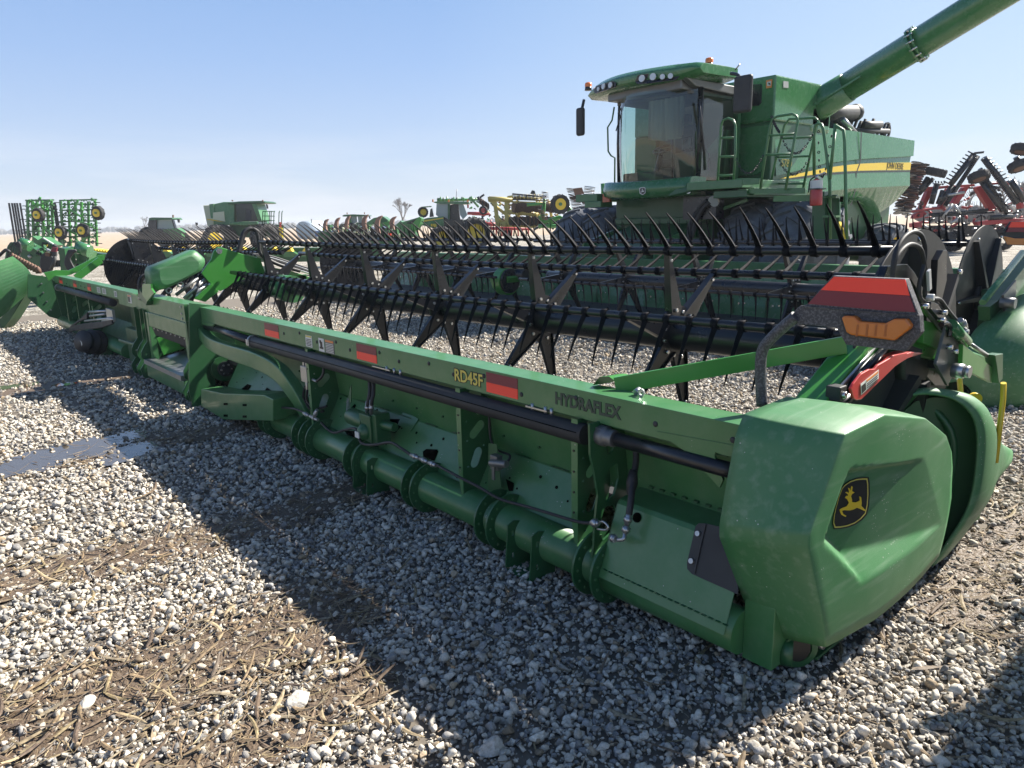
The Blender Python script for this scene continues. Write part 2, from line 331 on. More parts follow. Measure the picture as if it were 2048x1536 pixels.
def shapes(sub,k):
    v,f=ico(sub);o=[]
    for i in range(k):
        q=v.copy()
        for _ in range(9):            # chop by random planes: crushed limestone facets
            nrm=rg.normal(size=3); nrm/=np.linalg.norm(nrm); d=rg.uniform(.34,.72); s=q@nrm; ex=np.maximum(s-d,0); q-=ex[:,None]*nrm*.98
        q*=1+rg.normal(0,.025,size=(len(q),1)); o.append(q)
    return o,f
ROCK=bpy.data.materials.new('limestone_gravel'); ROCK.use_nodes=True; n=ROCK.node_tree.nodes; l=ROCK.node_tree.links.new; b=n['Principled BSDF']; b.inputs['Roughness'].default_value=.88; b.inputs['Specular IOR Level'].default_value=.3
ca=n.new('ShaderNodeVertexColor'); ca.layer_name='tint'; g=n.new('ShaderNodeNewGeometry')
z=n.new('ShaderNodeTexNoise'); z.inputs['Scale'].default_value=70; z.inputs['Detail'].default_value=6; z.inputs['Roughness'].default_value=.7; l(g.outputs['Position'],z.inputs[0])
cr=n.new('ShaderNodeValToRGB'); e=cr.color_ramp.elements; e[0].position=.32; e[1].position=.62; e[0].color=(.6,.57,.52,1); e[1].color=(1,1,1,1); l(z.outputs[0],cr.inputs[0])
mm=n.new('ShaderNodeMix'); mm.data_type='RGBA'; mm.blend_type='MULTIPLY'; mm.inputs[0].default_value=1; l(ca.outputs[0],mm.inputs[6]); l(cr.outputs[0],mm.inputs[7]); l(mm.outputs[2],b.inputs['Base Color'])
bp=n.new('ShaderNodeBump'); bp.inputs['Strength'].default_value=.5; bp.inputs['Distance'].default_value=.006; l(z.outputs[0],bp.inputs['Height']); l(bp.outputs[0],b.inputs['Normal'])
def visible(P,mg=.12):
    d=P-np.array(CP); f_=d@np.array(F); a=d@np.array(CR); u=d@np.array(CU)
    return (f_>.3)&(np.abs(a)<(1024/FP+mg)*f_+.25)&(u>-(768/FP+mg)*f_-.3)
def scatter(name,n_,rmin,rmax,size,sub,kind,sink=.25,maxd=None):
    """points uniform over the ground in a ring of distance round the camera, kept if the picture could see them"""
    rr_=np.sqrt(rg.uniform(rmin**2,rmax**2,n_)); th=YAW+rg.uniform(R(-48),R(48),n_)
    P=np.stack([CP.x+rr_*np.cos(th),CP.y+rr_*np.sin(th),np.zeros(n_)],1); P=P[visible(P)]
    tr=np.array([trk(x,y) for x,y in P[:,:2]]); wt=np.array([wet(x,y) for x,y in P[:,:2]])
    keep=(rg.uniform(size=len(P))>np.clip(tr,0,1)*.55)&((wt<.12+.25*rg.uniform(size=len(P))**3)|(rg.uniform(size=len(P))<.13)); P=P[keep];tr=tr[keep];wt=wt[keep]
    N=len(P); sh,f=shapes(sub,10); S=size*np.clip(np.exp(rg.normal(0,.36,N)),.35,2.2)*.97; 
    idx=rg.integers(0,10,N); V0=np.stack(sh)[idx]
    q=rg.normal(size=(N,4)); q/=np.linalg.norm(q,axis=1)[:,None]; a,b_,c,d=q.T
    RM=np.stack([1-2*(c*c+d*d),2*(b_*c-a*d),2*(b_*d+a*c),2*(b_*c+a*d),1-2*(b_*b_+d*d),2*(c*d-a*b_),2*(b_*d-a*c),2*(c*d+a*b_),1-2*(b_*b_+c*c)],1).reshape(N,3,3)
    asp=np.stack([rg.uniform(.85,1.35,N),rg.uniform(.75,1.05,N),rg.uniform(.6,.9,N)],1)
    V1=np.einsum('nij,nvj->nvi',RM,V0*asp[:,None,:])*S[:,None,None]; V1[:,:,2]*=.88
    P[:,2]=S*rg.uniform(-.35,.85,N)-np.clip(tr,0,1)*.35*size; V1+=P[:,None,:]
    nv=V0.shape[1]; FA=(f[None]+(np.arange(N)*nv)[:,None,None]).reshape(-1,3)
    me=bpy.data.meshes.new(name); me.vertices.add(N*nv); me.vertices.foreach_set('co',V1.astype('f').ravel())
    me.loops.add(len(FA)*3); me.loops.foreach_set('vertex_index',FA.astype('i').ravel()); me.polygons.add(len(FA)); me.polygons.foreach_set('loop_start',np.arange(0,len(FA)*3,3,dtype='i'))
    me.update(calc_edges=True)
    base=np.array([.80,.755,.67]); k=rg.uniform(.55,1.1,N)[:,None]; C=base*k
    br=rg.uniform(size=N)<.11; C[br]=np.array([.52,.42,.30])*k[br]
    gy=rg.uniform(size=N)<.22; C[gy]=np.array([.43,.43,.43])*k[gy]
    damp=np.clip(np.maximum(tr,wt+.5)*1.0,0,1)[:,None]*.5; C=C*(1-damp)+C*np.array([.62,.52,.40])*damp*.55
    CC=np.concatenate([np.repeat(C,nv,0),np.ones((N*nv,1))],1)
    at_=me.color_attributes.new('tint','FLOAT_COLOR','POINT'); at_.data.foreach_set('color',CC.astype('f').ravel())
    me.materials.append(ROCK); o=bpy.data.objects.new(name,me); COL.objects.link(o)
    if sub==0: me.polygons.foreach_set('use_smooth',[False]*len(FA))
    tag(o,kind,'gravel',kind='stuff'); return o
def dens(r0,r1,size,cover): return int(R(96)/2*(r1*r1-r0*r0)*cover/(size*size*4))
scatter('gravel',dens(.6,4.2,.0142,1.95),.6,4.2,.0132,1,'pale crushed limestone gravel under and in front of the near header')
scatter('gravel',dens(4.2,8,.0160,1.5),4.2,8,.0150,1,'pale crushed limestone gravel beyond the near header')
scatter('gravel',dens(8,17,.021,1.1),8,17,.0195,0,'pale crushed limestone gravel between the two headers and to the left')
scatter('fine_gravel',dens(.6,4.6,.0062,.30),.6,4.6,.0062,0,'small chips and grit lying between the larger gravel stones')
# a few larger stones one could pick out
def rock(px,py,s,label):
    p=W(px,py,'z',0); v,f=ico(3); q=v.copy()
    for _ in range(9):
        nrm=rg.normal(size=3); nrm/=np.linalg.norm(nrm); d=rg.uniform(.5,.8); ss=q@nrm; q-=np.maximum(ss-d,0)[:,None]*nrm*.9
    q+=rg.normal(0,.008,q.shape); q*=np.array([1.25,.9,.75])*s; a=rg.uniform(0,6); c,s_=math.cos(a),math.sin(a)
    q=np.stack([q[:,0]*c-q[:,1]*s_,q[:,0]*s_+q[:,1]*c,q[:,2]],1)
    me=bpy.data.meshes.new('limestone_rock'); me.from_pydata([tuple(x) for x in q],[],[tuple(x) for x in f]); me.materials.append(ROCK)
    at_=me.color_attributes.new('tint','FLOAT_COLOR','POINT'); at_.data.foreach_set('color',np.tile([.52,.49,.44,1],len(q)).astype('f'))
    o=bpy.data.objects.new('limestone_rock',me); COL.objects.link(o); o.location=(p.x,p.y,s*.35); tag(o,label,'rock'); 
rock(600,1405,.05,'large pale angular stone in the sunlit gravel, biggest stone in the foreground')
rock(985,1500,.045,'grey pointed stone standing in the shadow at the bottom edge of the picture')
rock(174,1412,.032,'rounded pale stone among straw at lower left')
rock(118,1012,.04,'flat tan stone left of the middle straw band')
# straw, husks and stalks
STRAW=bpy.data.materials.new('corn_litter'); STRAW.use_nodes=True; n=STRAW.node_tree.nodes; l=STRAW.node_tree.links.new; b=n['Principled BSDF']; b.inputs['Roughness'].default_value=.75
ca=n.new('ShaderNodeVertexColor'); ca.layer_name='tint'; g=n.new('ShaderNodeNewGeometry'); z=n.new('ShaderNodeTexNoise'); z.inputs['Scale'].default_value=60; z.inputs['Detail'].default_value=5; l(g.outputs['Position'],z.inputs[0])
cr=n.new('ShaderNodeValToRGB'); e=cr.color_ramp.elements; e[0].position=.3; e[1].position=.7; e[0].color=(.45,.42,.4,1); e[1].color=(1.1,1.1,1.1,1); l(z.outputs[0],cr.inputs[0])
mm=n.new('ShaderNodeMix'); mm.data_type='RGBA'; mm.blend_type='MULTIPLY'; mm.inputs[0].default_value=1; l(ca.outputs[0],mm.inputs[6]); l(cr.outputs[0],mm.inputs[7]); l(mm.outputs[2],b.inputs['Base Color'])
vs_=[];fs_=[];cs_=[]
def strip(x,y,ln,wd,ang,z0,col,curl):
    n_=5;o=len(vs_);c,s_=math.cos(ang),math.sin(ang);b1=rnd.uniform(-.5,.5);tw=rnd.uniform(-1.2,1.2);up=rnd.uniform(0,.35)*curl
    for i in range(n_+1):
        t=i/n_-.5; w_=wd*(1-abs(t*1.7)**3)*.5+.0006; lx=t*ln; ly=b1*ln*t*t; zz=z0+up*ln*(t+.5)**2+abs(t)*0; a=tw*t+rnd.uniform(-.1,.1)
        for k in (-1,0,1):
            yy=ly+k*w_*math.cos(a); z_=zz+k*w_*math.sin(a)+(.35*w_ if k==0 else 0)
            vs_.append((x+lx*c-yy*s_,y+lx*s_+yy*c,max(z_,.003))); cs_.append((*col,1))
    for i in range(n_):
        for k in (0,1): fs_.append((o+i*3+k,o+i*3+k+1,o+i*3+3+k+1,o+i*3+3+k))
cnt=0
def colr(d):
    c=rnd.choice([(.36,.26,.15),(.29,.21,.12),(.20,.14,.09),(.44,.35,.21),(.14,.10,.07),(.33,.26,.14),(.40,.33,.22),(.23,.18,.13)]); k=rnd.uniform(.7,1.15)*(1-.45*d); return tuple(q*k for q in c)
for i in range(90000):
    r_=math.sqrt(rnd.uniform(.8**2,8.5**2)); th=YAW+rnd.uniform(R(-46),R(46)); x,y=CP.x+r_*math.cos(th),CP.y+r_*math.sin(th)
    if y>3.2: continue
    t=max(0,trk(x,y)); p_=.055+.58*min(1,t*1.1)+(.14 if (y<-1.25 and x>-2.4) else 0)
    if y>0 and x<0: p_*=.4
    if r_>4: p_*=.6
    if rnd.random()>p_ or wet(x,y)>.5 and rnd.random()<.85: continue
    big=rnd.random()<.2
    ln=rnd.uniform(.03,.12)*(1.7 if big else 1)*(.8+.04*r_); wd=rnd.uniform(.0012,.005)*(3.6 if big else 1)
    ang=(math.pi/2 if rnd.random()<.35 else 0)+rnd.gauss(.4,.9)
    strip(x,y,ln,wd,ang,rnd.uniform(.004,.020),colr(.5 if y>-1.1 else .12),1 if rnd.random()<.5 else .2)  # litter on the header's shadowed side gets darker colour, shade painted in
me=bpy.data.meshes.new('corn_litter'); me.from_pydata(vs_,[],fs_); me.materials.append(STRAW)
at_=me.color_attributes.new('tint','FLOAT_COLOR','POINT'); at_.data.foreach_set('color',np.array(cs_,dtype='f').ravel())
o=bpy.data.objects.new('corn_litter',me); COL.objects.link(o); tag(o,'brown broken corn stalks and husks strewn over the gravel','plant litter',kind='stuff')
# damp earth of the tracks, and puddles
def track_sheet(name,m,test,z_,x0,x1,y0,y1,st):
    nx=int((x1-x0)/st);ny=int((y1-y0)/st);vs=[];ix={};fs=[]
    def vid(i,j):
        if (i,j) not in ix: ix[i,j]=len(vs); vs.append((x0+i*st+rnd.uniform(-.4,.4)*st,y0+j*st+rnd.uniform(-.4,.4)*st,z_))
        return ix[i,j]
    for i in range(nx):
        for j in range(ny):
            if test(x0+(i+.5)*st,y0+(j+.5)*st): fs.append((vid(i,j),vid(i+1,j),vid(i+1,j+1),vid(i,j+1)))
    o=MB().add(vs,fs).build(name,m); return tag(o,kind='structure')
MUD=mat('damp_litter_earth',(.085,.06,.042),.55,dust=.5,dscale=25,dcol=(.20,.145,.09),bump=1,bscale=60)
track_sheet('damp_track',MUD,lambda x,y: trk(x,y)>.5+.25*rnd.random(),.002,-9.2,1,-4,2.6,.06)
WAT=mat('puddle_water',(.06,.05,.038),.03,spec=.9); WAT.node_tree.nodes['Principled BSDF'].inputs['Roughness'].default_value=.03
for lk in list(WAT.node_tree.links):
    if lk.to_socket.name=='Roughness': WAT.node_tree.links.remove(lk)
zz_=WAT.node_tree.nodes.new('ShaderNodeTexNoise'); zz_.inputs['Scale'].default_value=22; bb_=WAT.node_tree.nodes.new('ShaderNodeBump'); bb_.inputs['Strength'].default_value=.10; bb_.inputs['Distance'].default_value=.01
WAT.node_tree.links.new(zz_.outputs[0],bb_.inputs['Height']); WAT.node_tree.links.new(bb_.outputs[0],WAT.node_tree.nodes['Principled BSDF'].inputs['Normal'])
track_sheet('puddle',WAT,lambda x,y: wet(x,y)>.02,.007,-9.4,-4,-2.6,0,.013)
# ================= NEAR HEADER
H1=thing('draper_header',(-6.9,0.5,0),'long dusty green grain header lying nearest the viewer, its back beam, black reel and moulded end cover in front','harvester header')
XL=-13.83
def bolts(mb,pts,axis,r=.012,t=.012):
    for p in pts: mb.disc(p,axis,r,t,6)
def rect_face(mb,x0,x1,z0,z1,y,mi=None): mb.box((x0,y-.002,z0),(x1,y,z1),mi)
# top beam in three lengths
b=MB()
b.box((-6.32,0,.852),(.02,.14,.982)); b.box((-9.02,-.028,.80),(-6.325,.14,.984)); b.box((XL,0,.85),(-9.025,.14,.98))
b.box((-6.6,-.032,.80),(-6.32,-.029,.984))
beam=b.build('top_beam',GREEN,H1,bevel=.012)
MB().box((-6.0,.02,.84),(-.1,.13,.851)).build('beam_lip',GREEND,H1); MB().box((-13.7,.02,.838),(-9.1,.13,.849)).build('beam_lip',GREEND,H1)
def sticker_pair(px0,py0,px1,py1,far=False):
    a=W(px0,py0,'y',0); c=W(px1,py1,'y',0); x0,x1=a.x,c.x; h=.052
    zc=.918
    m=MB(); m.box((x0,-.0025,zc),(x1,0,zc+h)); m.build('dark_red_reflector',REFR,beam)
    m=MB(); m.box((x0,-.003,zc-h),(x1,0,zc-.001)); m.build('orange_reflector',REFO,beam)
sticker_pair(529,650,558,670); sticker_pair(713,690,754,720); sticker_pair(973,750,1036,790)
for q in ((120,571,127,576),(148,577,155,583),(176,581,184,590)): sticker_pair(*q)
def decal(px0,py0,px1,py1,hz,zc,m,name,ex=()):
    a=W(px0,py0,'y',0); c=W(px1,py1,'y',0); k=MB(); k.cur=0; k.box((a.x,-.0025,zc-hz/2),(c.x,0,zc+hz/2))
    wd=c.x-a.x
    for (u0,v0,u1,v1,mi) in ex: k.box((a.x+wd*u0,-.0035,zc-hz/2+hz*v0),(a.x+wd*u1,0,zc-hz/2+hz*v1),mi)
    k.build(name,m,beam)
lines=[(.1,.1+.13*i,.9,.16+.13*i,1) for i in range(5)]
decal(611,670,625,690,.085,.905,(WHT,BLKD,DECY),'warning_label',[(.05,.84,.95,.97,2)]+lines)
decal(637,675,649,695,.095,.90,(WHT,BLKD,ORG),'warning_label',[(.15,.2,.85,.35,1),(.3,.3,.7,.75,1),(.2,.6,.5,.85,1)])
decal(650,680,669,700,.095,.90,(GREYP,WHT,ORG),'warning_label',[(.05,.82,.95,.97,2)]+[(.08,.08+.12*i,.92,.12+.12*i,1) for i in range(6)])
for q in ((196,590,202,590),(206,590,213,590),(229,590,234,590)): 
    decal(*q,.075,.91,(WHT,BLKD),'warning_label',[(.15,.15+.2*i,.85,.25+.2*i,1) for i in range(4)])
k=MB(); k.box((-9.25,-.031,.86),(-9.06,-.0,.95)); 
k=MB(); a=W(258,600,'y',-.03); k.box((a.x-.05,-.0305,.85),(a.x+.12,-.028,.95)); k.box((a.x-.04,-.0315,.86),(a.x+.06,-.0285,.925),1); k.box((a.x-.04,-.0315,.93),(a.x+.11,-.0285,.945),2); k.build('warning_label',(WHT,BLKD,ORG),beam)
# lettering
def lettering(s,px0,py,px1,m,name,y=0,z=None,size=.1,bold=0):
    a=W(px0,py,'y',y); c=W(px1,py,'y',y)
    k=MB(); k.text(s,(0,0,0),X,Z,1,.001,bold=0); w_=max(v[0] for v in k.v)-min(v[0] for v in k.v); x0=min(v[0] for v in k.v)
    sx=(c.x-a.x)/(w_*size)
    k=MB(); k.text(s,(a.x-x0*size*sx,y-.002,z),X,Z,size,.0012,bold=bold,sx=sx); return k.build(name,m,beam)
lettering('RD45F',911,765,966,BLKD,'model_lettering_outline',z=.886,size=.092,bold=.006,y=.0005)
lettering('RD45F',911,765,966,DECY,'model_lettering',z=.886,size=.092,bold=.0015,y=-.001)
lettering('HYDRAFLEX',1112,805,1241,GREYD,'series_lettering',z=.893,size=.078,bold=.003)
k=MB()
for px,py in ((568,667),(599,666),(634,684),(672,684),(700,700),(759,705),(798,723),(858,727),(907,749),(968,752),(1043,789),(1152,796),(1311,848),(1466,880)):
    p=W(px,py,'y',0); k.ball((p.x,-.001,min(.972,max(.865,p.z))),.0125,n=10,sq=(1,.5,1))
k.build('plastic_plug',DARK,beam)
k=MB()
for px,py in ((118,565),(133,567),(140,571),(152,568),(162,572),(170,575),(181,578)): p=W(px,py,'y',0); k.ball((p.x,-.001,min(.965,max(.865,p.z))),.013,n=8,sq=(1,.5,1))
k.build('plastic_plug',DARK,beam)
# frame joints and embossed bits on beam
k=MB()
for px in (384,392): 
    for z_ in (.84,.95): k.disc((W(px,615,'y',-.03).x,-.033,z_),Y,.012,.01,6)
for z_ in (.83,.88,.95): k.disc((-6.42,-.034,z_),Y,.013,.012,6)
k.build('frame_bolt',STEEL,beam)
k=MB(); k.prism([(-6.32,-.004,.852),(-5.55,-.004,.852),(-5.62,-.004,.82),(-5.95,-.004,.80),(-6.05,-.004,.62),(-6.22,-.004,.62),(-6.32,-.004,.75)],(0,.02,0)); k.build('corner_gusset',GREEN,H1,bevel=.004)
# end bracket: beam widens into a diagonal strap by the end cover
k=MB(); pts=[(1313,862),(1468,890),(1470,912),(1432,903),(1430,912),(1447,960),(1440,975),(1375,905),(1358,893)]
k.prism([(lambda p:(p.x,-.004,p.z))(W(x,y_,'y',0)) for x,y_ in pts],(0,.012,0)); k.build('end_strap',GREEN,H1)
# back sheets
def sheetx(x0,x1,prof,m,name,t=.006,ex=None):
    k=MB()
    if ex: ex(k)
    k.cur=0; r0=[(x0,y_,z_) for y_,z_ in prof]; r1=[(x1,y_,z_) for y_,z_ in prof]
    k.loft([r0,r1],closed=False,smooth=False)
    r0=[(x0,y_+t,z_+t*.3) for y_,z_ in prof]; r1=[(x1,y_+t,z_+t*.3) for y_,z_ in prof]; k.loft([r1,r0],closed=False,smooth=False)
    return k.build(name,m,H1)
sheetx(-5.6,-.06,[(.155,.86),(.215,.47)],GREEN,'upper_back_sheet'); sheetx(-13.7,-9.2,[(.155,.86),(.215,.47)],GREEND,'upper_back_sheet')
def _holes(k):
    N_=V((0,-.233,.135)).normalized()
    for i in range(44): q=V((-5.4+i*.1+rnd.uniform(-.04,.04),.07,.235))+V((0,.135,.233))*rnd.uniform(.1,.95)+N_*.002; k.disc(q,N_,rnd.choice([.004,.006,.009]),.003,8,1)
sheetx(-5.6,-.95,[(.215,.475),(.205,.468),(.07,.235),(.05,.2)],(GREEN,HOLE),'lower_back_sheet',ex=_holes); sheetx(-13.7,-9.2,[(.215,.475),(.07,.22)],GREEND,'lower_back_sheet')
# end bay: deeper box with flat shelf
sheetx(-.66,-.02,[(.215,.52),(.06,.50),(.045,.485),(-.06,.21),(-.075,.17)],GREEN,'end_bay_sheet')
k=MB(); k.prism([(-.66,.215,.52),(-.66,.06,.50),(-.66,.045,.485),(-.66,-.06,.21),(-.66,.1,.15),(-.66,.2,.3)],(.006,0,0)); k.build('end_bay_side',GREEN,H1)
k=MB(); 
for i in range(22):
    x0=-.63+i*.03; 
    if i%2: k.box((x0,.188,.535),(x0+.022,.206,.545))
for i in range(16): 
    x0=-5.3+i*.29; k.box((x0,.195,.476),(x0+.12,.21,.479)); k.disc((x0+.2,.195,.56),Y,.008,.012,6)
for i in range(20): x0=-.64+i*.032; k.box((x0,-.069,.208),(x0+.02,-.058,.2115))
k.build('sheet_seam',GREEND,H1)
# black cover plate in the end bay
EN=V((0,-.275,.105)).normalized(); E0=V((0,.045,.485))+EN*.003
EP=lambda a,b_,o_=0: WP(1150+a/2.845,820+b_/2.845,E0+EN*o_,EN)
k=MB(); k.prism([EP(*q) for q in ((705,645),(745,645),(930,690),(930,1050),(668,933),(642,905),(640,870),(688,665))],EN*.004,0)
for q in ((699,703),(662,859)): k.disc(EP(*q,.008),EN,.011,.012,8,1)
k.bar(EP(742,650,.006),EP(678,930,.006),.008,.008); k.build('black_cover_plate',(DARK,STEEL),H1)
k=MB(); k.disc(EP(352,612,.001),EN,.022,.003,16); k.build('sheet_hole',HOLE,H1)
# lower frame tube
MB().tube([(-5.25,.03,.165),(-.66,.03,.165)],.098,28).build('frame_tube',GREEN,H1); MB().tube([(-13.6,.03,.165),(-9.1,.03,.165)],.098,20).build('frame_tube',GREEN,H1)
MB().tube([(-.66,0.02,.15),(-.0,.03,.15)],.09,24).build('frame_tube',GREEN,H1)
for px,py in ((538,829),(550,833),(608,865),(622,870),(636,875),(712,905),(730,912),(829.5,952),(847,959),(978,1026),(1001.5,1034),(1176,1115),(1212,1130)):
    x_=W(px,py,'y',-.02).x
    k=MB(); k.ring((x_,.03,.165),X,.09,.155,.012,30)
    for i in range(14):
        a=2*math.pi*i/14; k.disc((x_+.008,.03+.127*math.cos(a),.165+.127*math.sin(a)),X,.0065,.008,6,1)
    k.build('tube_flange',(GREEND,GREEN),H1)
# feet brackets under the tube
for x_ in (-2.72,-1.15):
    k=MB()
    for dx in (-.09,.09):
        k.plate([(-.12,.0),(-.105,-.02),(.05,-.02),(.06,.19),(.03,.21),(-.06,.235),(-.10,.22)],[oval(-.07,.05,.03,.014,90),oval(-.07,.17,.03,.014,90)],(x_+dx,-.01,.02),Y,Z,.007)
    k.box((x_-.09,-.125,0.0),(x_+.09,.05,.007)); k.build('foot_bracket',GREEND,H1)
# ribs
def rib(x_,m=GREEND,full=True):
    out=[(-.02,.85),(-.02,.28),(.005,.17),(.06,.17),(.12,.28),(.19,.43),(.205,.5),(.155,.84)]
    holes=[circ(.075,.79,.05),circ(.10,.70,.018),oval(.085,.60,.12,.055,40),oval(.075,.44,.12,.055,65),circ(.015,.75,.006,6),circ(.015,.66,.006,6),circ(.015,.55,.006,6),circ(.015,.4,.006,6),circ(.13,.5,.006,6),circ(.03,.3,.006,6)]
    k=MB(); k.plate([(a,b_) for a,b_ in out],holes,(x_,0,0),Y,Z,.006)
    k.prism([(x_-.035,-.024,.85),(x_-.035,-.024,.36),(x_+.0,-.026,.17),(x_+.004,-.024,.17),(x_+.004,-.024,.85)],(0,.004,0),1)
    for z_ in (.8,.7,.6,.5,.4): k.disc((x_-.018,-.026,z_),Y,.006,.004,6,2)
    return k.build('back_rib',(m,GREEN,BLKD),H1)
for px in (1161,930,637): rib(W(px,900,'y',0).x)
for x_ in (-12.7,-11.8,-10.9): rib(x_)
# large end bracket of rear wheel arm
bx=-.73
k=MB(); out=[(-.065,.86),(-.06,.72),(-.035,.64),(-.01,.52),(-.03,.38),(-.035,.28),(-.06,.16),(-.045,.10),(0,.11),(.03,.2),(.10,.26),(.17,.33),(.20,.5),(.155,.86)]
hl=[oval(.07,.74,.09,.05,80),[(.04,.60),(.07,.63),(.12,.64),(.13,.56),(.10,.49),(.05,.47),(.03,.52)],[(.015,.44),(.05,.45),(.10,.44),(.13,.38),(.12,.32),(.03,.29),(.0,.32)]]
k.plate(out,hl,(bx,0,0),Y,Z,.012); k.build('wheel_arm_bracket',GREEND,H1,bevel=.002)
# black tube (shaft cover) below beam
MB().tube([(-4.62,-.005,.785),(-.80,-.005,.785)],.048,24).build('shaft_cover',DARK,H1); MB().tube([(-13.3,-.005,.78),(-9.45,-.005,.78)],.05,20).build('shaft_cover',DARK,H1)
MB().tube([(-5.9,.03,.80),(-5.3,.02,.795),(-4.64,-.005,.785)],.036,16).build('drive_shaft',BLACK,H1); MB().tube([(-.62,-.0,.80),(.03,0,.80)],.031,20).build('drive_shaft',BLACK,H1)
k=MB(); k.lathe([(0,0),(.034,0),(.045,.012),(.047,.05),(.038,.06),(.038,.1),(0,.1)],(-.735,0,.80),X,20); k.box((-.735,-.03,.765),(-.69,.0,.84)); k.build('shaft_coupler',GREYP,H1,bevel=.004)
k=MB(); k.ring((-4.63,-.005,.785),X,.045,.058,.02,20); k.box((-4.66,-.06,.76),(-4.6,-.05,.81)); k.build('shaft_clamp',STEEL,H1); MB().ring((-13.32,-.005,.78),X,.045,.06,.03,16).build('shaft_clamp',STEEL,H1)
k=MB()
for px,py in ((768,735),(783,742),(795,744),(1059,812),(1085,818),(1097,823)):
    p=W(px,py,'y',-.02); k.disc((p.x,-.0,.845),Z,.009,.04,8)
k.build('hose_clips',STEEL,H1)
for x0,x1 in ((-2.66,-2.45),(-1.2,-1.05)): MB().box((x0,-.012,.842),(x1,.02,.85)).build('clip_strip',STEEL,H1)
# curved channel that sweeps from centre frame down to the tube
path=spline([(-6.12,-.02,.80),(-5.85,-.05,.71),(-5.5,-.08,.665),(-5.0,-.09,.655),(-4.45,-.09,.655),(-4.05,-.085,.61),(-3.85,-.06,.48),(-3.78,-.02,.34),(-3.75,.03,.24)],6)
k=MB(); rings=[]
for i,p in enumerate(path):
    t=(path[min(i+1,len(path)-1)]-path[max(i-1,0)]).normalized(); nrm=Y.cross(t).normalized()
    if nrm.z<0: nrm=-nrm
    h=.05+.02*min(1,i/20); rings.append([p-nrm*h,p+nrm*h,p+nrm*(h*.9)+Y*.09,p-nrm*(h*.9)+Y*.09])
k.loft(rings,True,False,(True,True)); k.build('curved_frame_channel',GREEN,H1,bevel=.012)
# hydraulic bits on the back
def hose(name,pts,r,m=RUB,par=None,n=8): return MB().tube(spline(pts,6),r,n).build(name,m,par or H1)
def fitting(pts,r=.012,par=None): 
    k=MB()
    for a,b_ in pts: k.tube([a,b_],r,8); k.disc(((V(a)+V(b_))/2),V(b_)-V(a),r*1.45,.022,6)
    return k.build('hose_fitting',STEEL,par or H1)
p=lambda x,y_,pl=0.02: W(x,y_,'y',pl)
hose('return_hose',[p(470,815,-.0),p(520,795,-.02),p(545,812,-.05),p(590,818,-.08),p(620,832,-.09)],.009)
hose('return_hose',[p(642,845,-.06),p(665,865,-.05),p(690,860,-.06),p(712,858,-.07),p(722,885,-.08),p(745,890,-.09),p(780,885,-.09),p(800,895,-.09),p(822,910,-.09)],.009)
hose('return_hose',[p(873,930,-.09),p(920,955,-.09),p(960,975,-.08),p(1000,998,-.08),p(1060,1015,-.08),p(1150,1042,-.07),p(1180,1046,-.06)],.008)
fitting([(p(607,826,-.09),p(618,831,-.09)),(p(620,832,-.09),p(636,840,-.08)),(p(628,834,-.09),p(634,820,-.09))]); fitting([(p(822,910,-.09),p(838,916,-.09)),(p(840,917,-.09),p(856,924,-.09)),(p(858,925,-.09),p(872,931,-.09))])
fitting([(p(1182,1046,-.06),p(1198,1046,-.05))],.014)
# vertical pair of hoses with gearbox
hose('gearbox_hose',[p(738,755,.04),p(740,780,.02),p(737,800,.0),p(735,812,-.0)],.013); hose('gearbox_hose',[p(747,757,.04),p(747,785,.01),p(744,800,-.01),p(743,810,-.01)],.013)
fitting([(p(735,802,-.0),p(734,828,-.0)),(p(743,800,-.01),p(742,830,-.01))],.013)
gb=p(750,852,.03); k=MB(); k.tube([gb+V((-.28,-.02,.02)),gb+V((-.06,-.02,.02))],.058,20); k.box(gb+V((-.08,-.07,-.09)),gb+V((.06,.05,.09))); k.ball(gb+V((-.02,-.06,-.03)),.06); k.tube([gb+V((.05,-.0,.03)),gb+V((.22,.02,.03))],.03,12); k.box(gb+V((.05,-.05,-.10)),gb+V((.1,.06,.10)))
for i in range(8):
    a=i*math.pi/4; k.ball(gb+V((-.285,-.02+.042*math.cos(a),.02+.042*math.sin(a))),.012,n=6)
gx=k.build('drive_gearbox',GREEND,H1,bevel=.012); 
k=MB(); k.box(gb+V((-.05,-.125,-.06)),gb+V((0,-.118,-.02))); k.build('gearbox_plate',WHT,gx)
k=MB(); sp_=[]
for i in range(120): 
    a=i*.8; t=i/120; c=p(698,795,.03).lerp(p(695,835,.03),t); sp_.append(c+V((.013*math.cos(a),.013*math.sin(a),0)))
k.tube(sp_,.0022,4); k.tube([p(699,785,.03),p(698,795,.03)],.003,6); k.build('coil_spring',STEEL,H1)
k=MB(); k.plate([(0,0),(.11,.02),(.13,.15),(.06,.03)],[],p(688,805,.03),X,Z,.006); k.build('spring_bracket',GREEND,H1)
vb=p(612,748,-.0); k=MB(); k.box(vb+V((-.05,-.02,-.06)),vb+V((.05,.03,.06))); k.tube([vb+V((-.02,0,.05)),vb+V((-.02,0,.14))],.012,8); k.tube([vb+V((.03,0,.05)),vb+V((.03,0,.13))],.012,8); k.tube([vb+V((.05,0,-.02)),vb+V((.17,0,-.03))],.011,8); k.tube([vb+V((-.0,0,-.06)),vb+V((0,0,-.12))],.012,8); k.build('valve_block',STEEL,H1,bevel=.003)
